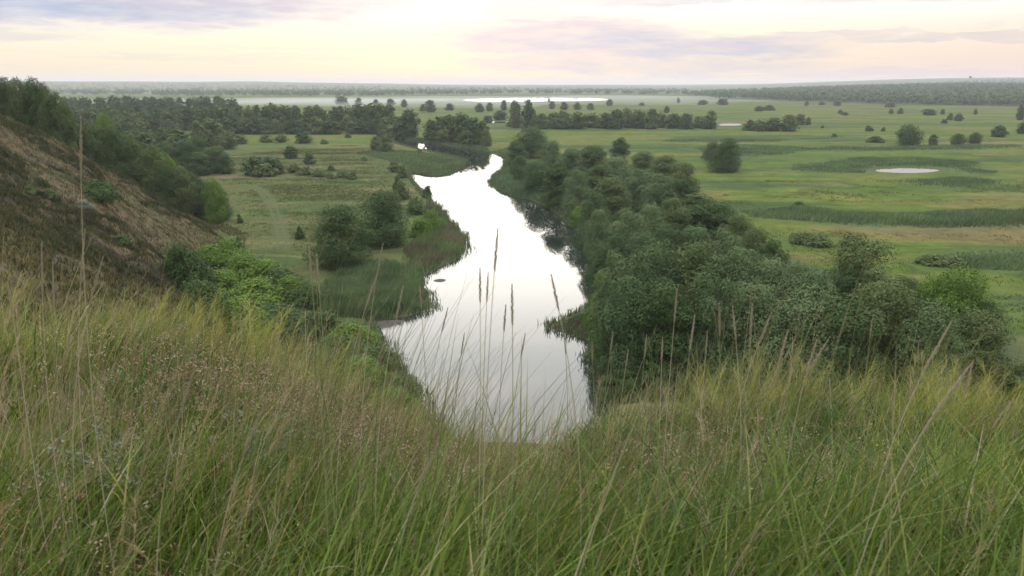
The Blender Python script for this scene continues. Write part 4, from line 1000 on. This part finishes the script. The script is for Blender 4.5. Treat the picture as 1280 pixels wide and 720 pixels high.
ZONES = [(200, 'against the bare slope'), (430, 'against the gully shrubs'), (740, 'against the river'), (900, "against the wood's left part"), (1050, "against the wood's middle part"), (1400, "against the wood's right end")]
by_zone = {}
for s_ in STALKS:
    low = s_[1] > 465 and s_[0] < 700
    z = 'among those low across the grass' if low else next(n for lim, n in ZONES if s_[0] < lim)
    by_zone.setdefault(z, []).append(s_)
sd = 300
for z, L in by_zone.items():
    L.sort(key=lambda e: e[0])
    for i, s_ in enumerate(L):
        lean = s_[0] - s_[3]
        look = 'upright' if abs(lean) < 20 else ('steeply leaning' if abs(lean) > 70 else ('right leaning' if lean > 0 else 'left leaning'))
        pos = 'leftmost' if i == 0 else ('rightmost' if i == len(L) - 1 else ORD[i + 1] + ' from left')
        stalk(*s_, f'{look} seed head stalk, {pos} {z}', sd); sd += 1

# sand spit and mud flats in the river
def mound(name, poly_px, label, hgt=.22):
    poly = smooth_poly(level_xy(poly_px, .1), 2); P = np.array(poly); c = P.mean(0)
    V = []; F = []; n = len(P); ks = [1.0, .8, .55, .3, .05]
    for k in ks:
        for p in P:
            q = c + (p - c) * k; V.append((q[0], q[1], -.05 + hgt * (1 - k ** 2) + .05 * float(fbm(np.array([q[0] * .8]), np.array([q[1] * .8]), 3, 3)[0]) * (1 - k)))
    for i in range(len(ks) - 1):
        for j in range(n): F.append((i * n + j, i * n + (j + 1) % n, (i + 1) * n + (j + 1) % n, (i + 1) * n + j))
    o = add(name, mesh_arrays(name, V, F, M['mud'], smooth=True)); tag(o, label, 'sandbank', kind='structure')
mound('sandbank', [(683, 408), (694, 405), (703, 401), (714, 398), (722, 392), (738, 391), (754, 384), (758, 432), (741, 425), (733, 421), (722, 419), (712, 413), (700, 413), (694, 410)], 'dark muddy spit reaching into the river from the right bank', .32)
mound('sandbank', [(538, 350), (548, 347), (560, 348), (558, 352), (545, 353)], 'tiny mud bar in the river off the reed point', .14)
mound('sandbank', [(452, 404), (480, 398), (512, 398), (500, 404), (480, 412)], 'pale mud flat at the foot of the near left bank', .16)

# a bird far off in the sky
def bird():
    p = CAM + ray(1213, 97) * 130
    e = add('bird', None, None, tuple(p)); tag(e, 'tiny dark bird flying low over the right horizon', 'bird')
    s = np.linspace(0, 1, 9)
    V, F = tube(np.stack([s * .42 - .21, s * 0, .02 * np.sin(s * 3.1)], 1), [.005, .03, .05, .058, .055, .045, .034, .034, .006], 8)
    add('body', mesh_arrays('bird_body', V, F, M['bird'], smooth=True), e)
    for sg in (-1, 1):
        V = [(.07, 0, .03), (-.07, 0, .03), (.08, sg * .2, .16), (-.07, sg * .2, .15), (-.02, sg * .46, .22), (-.08, sg * .44, .21)]
        V = V + [(a, b, c - .012) for a, b, c in V]
        F = [(0, 1, 3, 2), (2, 3, 5, 4), (6, 8, 9, 7), (8, 10, 11, 9), (0, 2, 8, 6), (2, 4, 10, 8), (1, 7, 9, 3), (3, 9, 11, 5), (4, 5, 11, 10)]
        add('wing', mesh_arrays('bird_wing', V, F, M['bird']), e)
bird()

# ------------------------------------------------------------------ air
def haze():
    m, nt = material('haze_air')
    p = nt.new('ShaderNodeVolumePrincipled'); p.inputs['Color'].default_value = (.85, .83, .94, 1)
    p.inputs['Density'].default_value = 1.05e-4; p.inputs['Anisotropy'].default_value = .25
    o = nt.new('ShaderNodeOutputMaterial'); nt.l.new(p.outputs[0], o.inputs['Volume'])
    x, y0, y1, z0, z1 = 16500, -16500, 16500, -4, 105
    V = [(sx * x, y, z) for z in (z0, z1) for sx, y in ((-1, y0), (1, y0), (1, y1), (-1, y1))]
    F = [(3, 2, 1, 0), (4, 5, 6, 7), (0, 1, 5, 4), (1, 2, 6, 5), (2, 3, 7, 6), (3, 0, 4, 7)]
    o = add('haze', mesh_arrays('haze', V, F, m)); tag(o, 'thin morning haze over the whole valley', 'haze', kind='stuff')
haze()
def mist(px, py, half_w, half_d, half_h, dens, label):
    p, t = on_level(px, py, 0.5)
    m, nt = material('mist_air')
    v = nt.new('ShaderNodeVolumePrincipled'); v.inputs['Color'].default_value = (.97, .97, .98, 1); v.inputs['Density'].default_value = dens; v.inputs['Anisotropy'].default_value = .2
    o = nt.new('ShaderNodeOutputMaterial'); nt.l.new(v.outputs[0], o.inputs['Volume'])
    V = []; F = []; n = 48; rings = 9
    for i in range(rings):
        a = math.pi * (i + .5) / rings - math.pi / 2
        for j in range(n):
            b = 2 * math.pi * j / n; w = 1 + .25 * math.sin(3 * b + px) + .12 * math.sin(7 * b + py)
            V.append((math.cos(a) * math.cos(b) * half_w * w, math.cos(a) * math.sin(b) * half_d * w, math.sin(a) * half_h))
    for i in range(rings - 1):
        for j in range(n): F.append((i * n + j, i * n + (j + 1) % n, (i + 1) * n + (j + 1) % n, (i + 1) * n + j))
    k = len(V); V += [(0, 0, -half_h), (0, 0, half_h)]
    me = bpy.data.meshes.new('mist'); me.from_pydata(V, [], F + [(k, (j + 1) % n, j) for j in range(n)] + [(k + 1, (rings - 1) * n + j, (rings - 1) * n + (j + 1) % n) for j in range(n)])
    me.materials.append(m)
    o = add('mist', me, None, (p[0], p[1], 2.0)); tag(o, label, 'mist', kind='stuff')
mist(300, 128.5, 420, 260, 7, 1.3e-3, 'white mist lying on the plain behind the far left wood')
mist(520, 129, 300, 300, 6, 1.3e-3, 'white mist around the scattered trees on the far plain')
mist(690, 124.5, 520, 420, 6, .9e-3, 'white mist drifting over the far lake')

# ------------------------------------------------------------------ sky and sun
SUN_AZ, SUN_EL = -2.0, 11.0
def sky():
    w = bpy.data.worlds.new('World'); scene.world = w; w.use_nodes = True
    t = w.node_tree; t.nodes.clear(); nt = NT(t)
    tc = nt.new('ShaderNodeTexCoord'); D = tc.outputs['Generated']
    sep = nt.new('ShaderNodeSeparateXYZ'); nt.l.new(D, sep.inputs[0])
    el = nt.math('MULTIPLY', nt.math('ARCSINE', sep.outputs[2]), 57.2958)
    az = nt.math('MULTIPLY', nt.math('ARCTAN2', sep.outputs[0], sep.outputs[1]), 57.2958)
    nish = nt.new('ShaderNodeTexSky', sky_type='NISHITA'); nish.sun_disc = False
    nish.sun_elevation = R(SUN_EL); nish.sun_rotation = R(SUN_AZ); nish.air_density = 1.2; nish.dust_density = 2.5
    # clear glow behind the clouds, colour by height (degrees above the horizon / 90)
    e = nt.math('DIVIDE', el, 90.0, clamp=True)
    base = nt.ramp(e, [(0, (1.08, .89, .62)), (.022, (1.07, .97, .72)), (.05, (1.04, 1.01, .93)), (.09, (1.0, 1.0, .97)), (.16, (.93, .97, 1.0)), (.22, (.70, .85, 1.0)), (.32, (.84, .92, 1.0)), (.5, (.95, .97, 1.0)), (1, (.95, .97, 1.0))])
    gain = nt.ramp(e, [(0, .88 / 4), (.04, .95 / 4), (.065, 1.1 / 4), (.11, 1.8 / 4), (.16, 1.7 / 4), (.21, 1.15 / 4), (.27, 1.0 / 4), (.34, 1.8 / 4), (.55, 3.4 / 4), (1, 3.9 / 4)])
    gain = nt.math('MULTIPLY', gain, 4.0)
    front = nt.rng(nt.math('ABSOLUTE', nt.math('SUBTRACT', az, SUN_AZ)), 25., 110., 1., 0.)
    gain = nt.math('ADD', nt.math('MULTIPLY', gain, front), nt.math('MULTIPLY', nt.math('MINIMUM', gain, nt.math('MULTIPLY_ADD', nt.math('POWER', e, .8), 3.6, .38)), nt.math('SUBTRACT', 1., front)))
    # pinker towards the right of the horizon
    pinkf = nt.math('MULTIPLY', nt.rng(az, 6., 30.), nt.rng(el, 4.6, 1.2))
    base = nt.mix(nt.math('MULTIPLY', pinkf, .75), base, (1.03, .80, .70))
    sc = nt.new('ShaderNodeVectorMath', operation='SCALE'); nt.l.new(base, sc.inputs[0]); nt.l.new(gain, sc.inputs['Scale'])
    col = sc.outputs[0]
    # clouds: streaks of a layer high above, plus the larger banks
    up = nt.math('ADD', nt.math('MAXIMUM', sep.outputs[2], 0.0), .045)
    lay = nt.vec(nt.math('DIVIDE', sep.outputs[0], up), nt.math('DIVIDE', sep.outputs[1], up), 0)
    warp = nt.noise(nt.vec(nt.math('MULTIPLY', az, .10), nt.math('MULTIPLY', el, .55), 3.0), 1.0, 6, .6, .6)
    warp2 = nt.noise(nt.vec(nt.math('MULTIPLY', az, .22), nt.math('MULTIPLY', el, 1.5), 8.0), 1.0, 6, .62, .4)
    aw = nt.math('ADD', az, nt.math('MULTIPLY', nt.math('SUBTRACT', warp, .5), 9.0))
    ew = nt.math('ADD', el, nt.math('MULTIPLY', nt.math('SUBTRACT', warp2, .5), 2.2))
    def bank(px, py, wpx, hpx, amt):
        d = ray(px, py); a0 = math.degrees(math.atan2(d[0], d[1])); e0 = math.degrees(math.asin(d[2] / np.linalg.norm(d)))
        sa = wpx / FPX * 57.3 * .5; se = hpx / FPX * 57.3 * .5
        q = nt.math('ADD', nt.math('POWER', nt.math('DIVIDE', nt.math('SUBTRACT', aw, a0), sa), 2.0), nt.math('POWER', nt.math('DIVIDE', nt.math('SUBTRACT', ew, e0), se), 2.0))
        return nt.math('MULTIPLY', nt.rng(q, 1.5, .15), amt)
    m = None
    for b in [(130, -4, 600, 62, 1.0), (250, 8, 420, 30, .9), (400, -4, 260, 26, .7), (20, 42, 200, 14, .4), (640, 12, 120, 30, .65), (705, 46, 300, 58, 1.0), (860, 60, 360, 34, .9), (700, 78, 240, 24, .8), (800, 84, 420, 22, .55), (1000, 44, 260, 10, .55), (1200, 46, 260, 12, .6), (820, 0, 330, 14, .7),
              (480, 60, 420, 8, .22), (300, 72, 420, 7, .22), (1050, 92, 420, 10, .35), (1150, -8, 300, 20, .5)]:
        v = bank(*b); m = v if m is None else nt.math('MAXIMUM', m, v)
    hi = nt.math('MULTIPLY', nt.rng(nt.noise(lay, .9, 7, .6, .3), .46, .62), nt.rng(el, 12., 21.))
    lowc = nt.math('MULTIPLY', nt.rng(warp2, .55, .75), nt.math('MULTIPLY', nt.rng(el, .4, 1.5), .25))
    texture = nt.rng(nt.noise(nt.vec(nt.math('MULTIPLY', az, .35), nt.math('MULTIPLY', el, 2.2), 0), 1.0, 6, .6), .25, .75, .75, 1.12)
    m = nt.math('MULTIPLY', nt.math('MAXIMUM', m, lowc), texture, clamp=True)
    ccol = nt.mix(nt.rng(nt.noise(nt.vec(nt.math('MULTIPLY', az, .12), nt.math('MULTIPLY', el, .9), 5.), 1., 4), .4, .62), (.42, .51, .71), (.53, .54, .70))
    ccol = nt.mix(nt.rng(az, 13., 28., 0, .6), ccol, (.80, .66, .61))
    col = nt.mix(m, col, ccol)
    hic = nt.mix(nt.rng(az, -10., 20.), (1.9, 1.75, 1.75), (1.7, 1.5, 1.45))
    hic = nt.mix(nt.rng(front, .2, .8), (.85, .85, .92), hic)
    col = nt.mix(nt.math('MULTIPLY', hi, .75), col, hic)
    # the sky texture carries part of the light; strength 0.1, so the clouds are written ten times brighter
    s10 = nt.new('ShaderNodeVectorMath', operation='SCALE'); nt.l.new(col, s10.inputs[0]); s10.inputs['Scale'].default_value = 10.0
    full = nt.mix(.94, nish.outputs[0], s10.outputs[0])
    bg = nt.new('ShaderNodeBackground'); nt.l.new(full, bg.inputs[0]); bg.inputs[1].default_value = .1
    o = nt.new('ShaderNodeOutputWorld'); nt.l.new(bg.outputs[0], o.inputs[0])
    w.cycles.sampling_method = 'MANUAL'; w.cycles.sample_map_resolution = 1024
sky()
sun = bpy.data.lights.new('sun', 'SUN'); sun.energy = .5; sun.angle = R(32); sun.color = (1.0, .93, .82)
so = add('sun', sun)
dv = Vector((math.sin(R(SUN_AZ)) * math.cos(R(SUN_EL)), math.cos(R(SUN_AZ)) * math.cos(R(SUN_EL)), math.sin(R(SUN_EL))))
so.rotation_euler = dv.to_track_quat('Z', 'Y').to_euler()

# ------------------------------------------------------------------ render settings
vs = scene.view_settings
scene.display_settings.display_device = 'sRGB'
vs.view_transform = 'Standard'; vs.look = 'None'; vs.exposure = 0.08; vs.gamma = 1.0; vs.use_curve_mapping = False
scene.render.engine = 'CYCLES'
c = scene.cycles
c.max_bounces = 4; c.diffuse_bounces = 2; c.glossy_bounces = 2; c.transmission_bounces = 2; c.volume_bounces = 1; c.transparent_max_bounces = 4
c.use_denoising = True; c.denoiser = 'OPENIMAGEDENOISE'; c.denoising_input_passes = 'RGB_ALBEDO_NORMAL'; c.denoising_prefilter = 'ACCURATE'
c.sample_clamp_indirect = 6
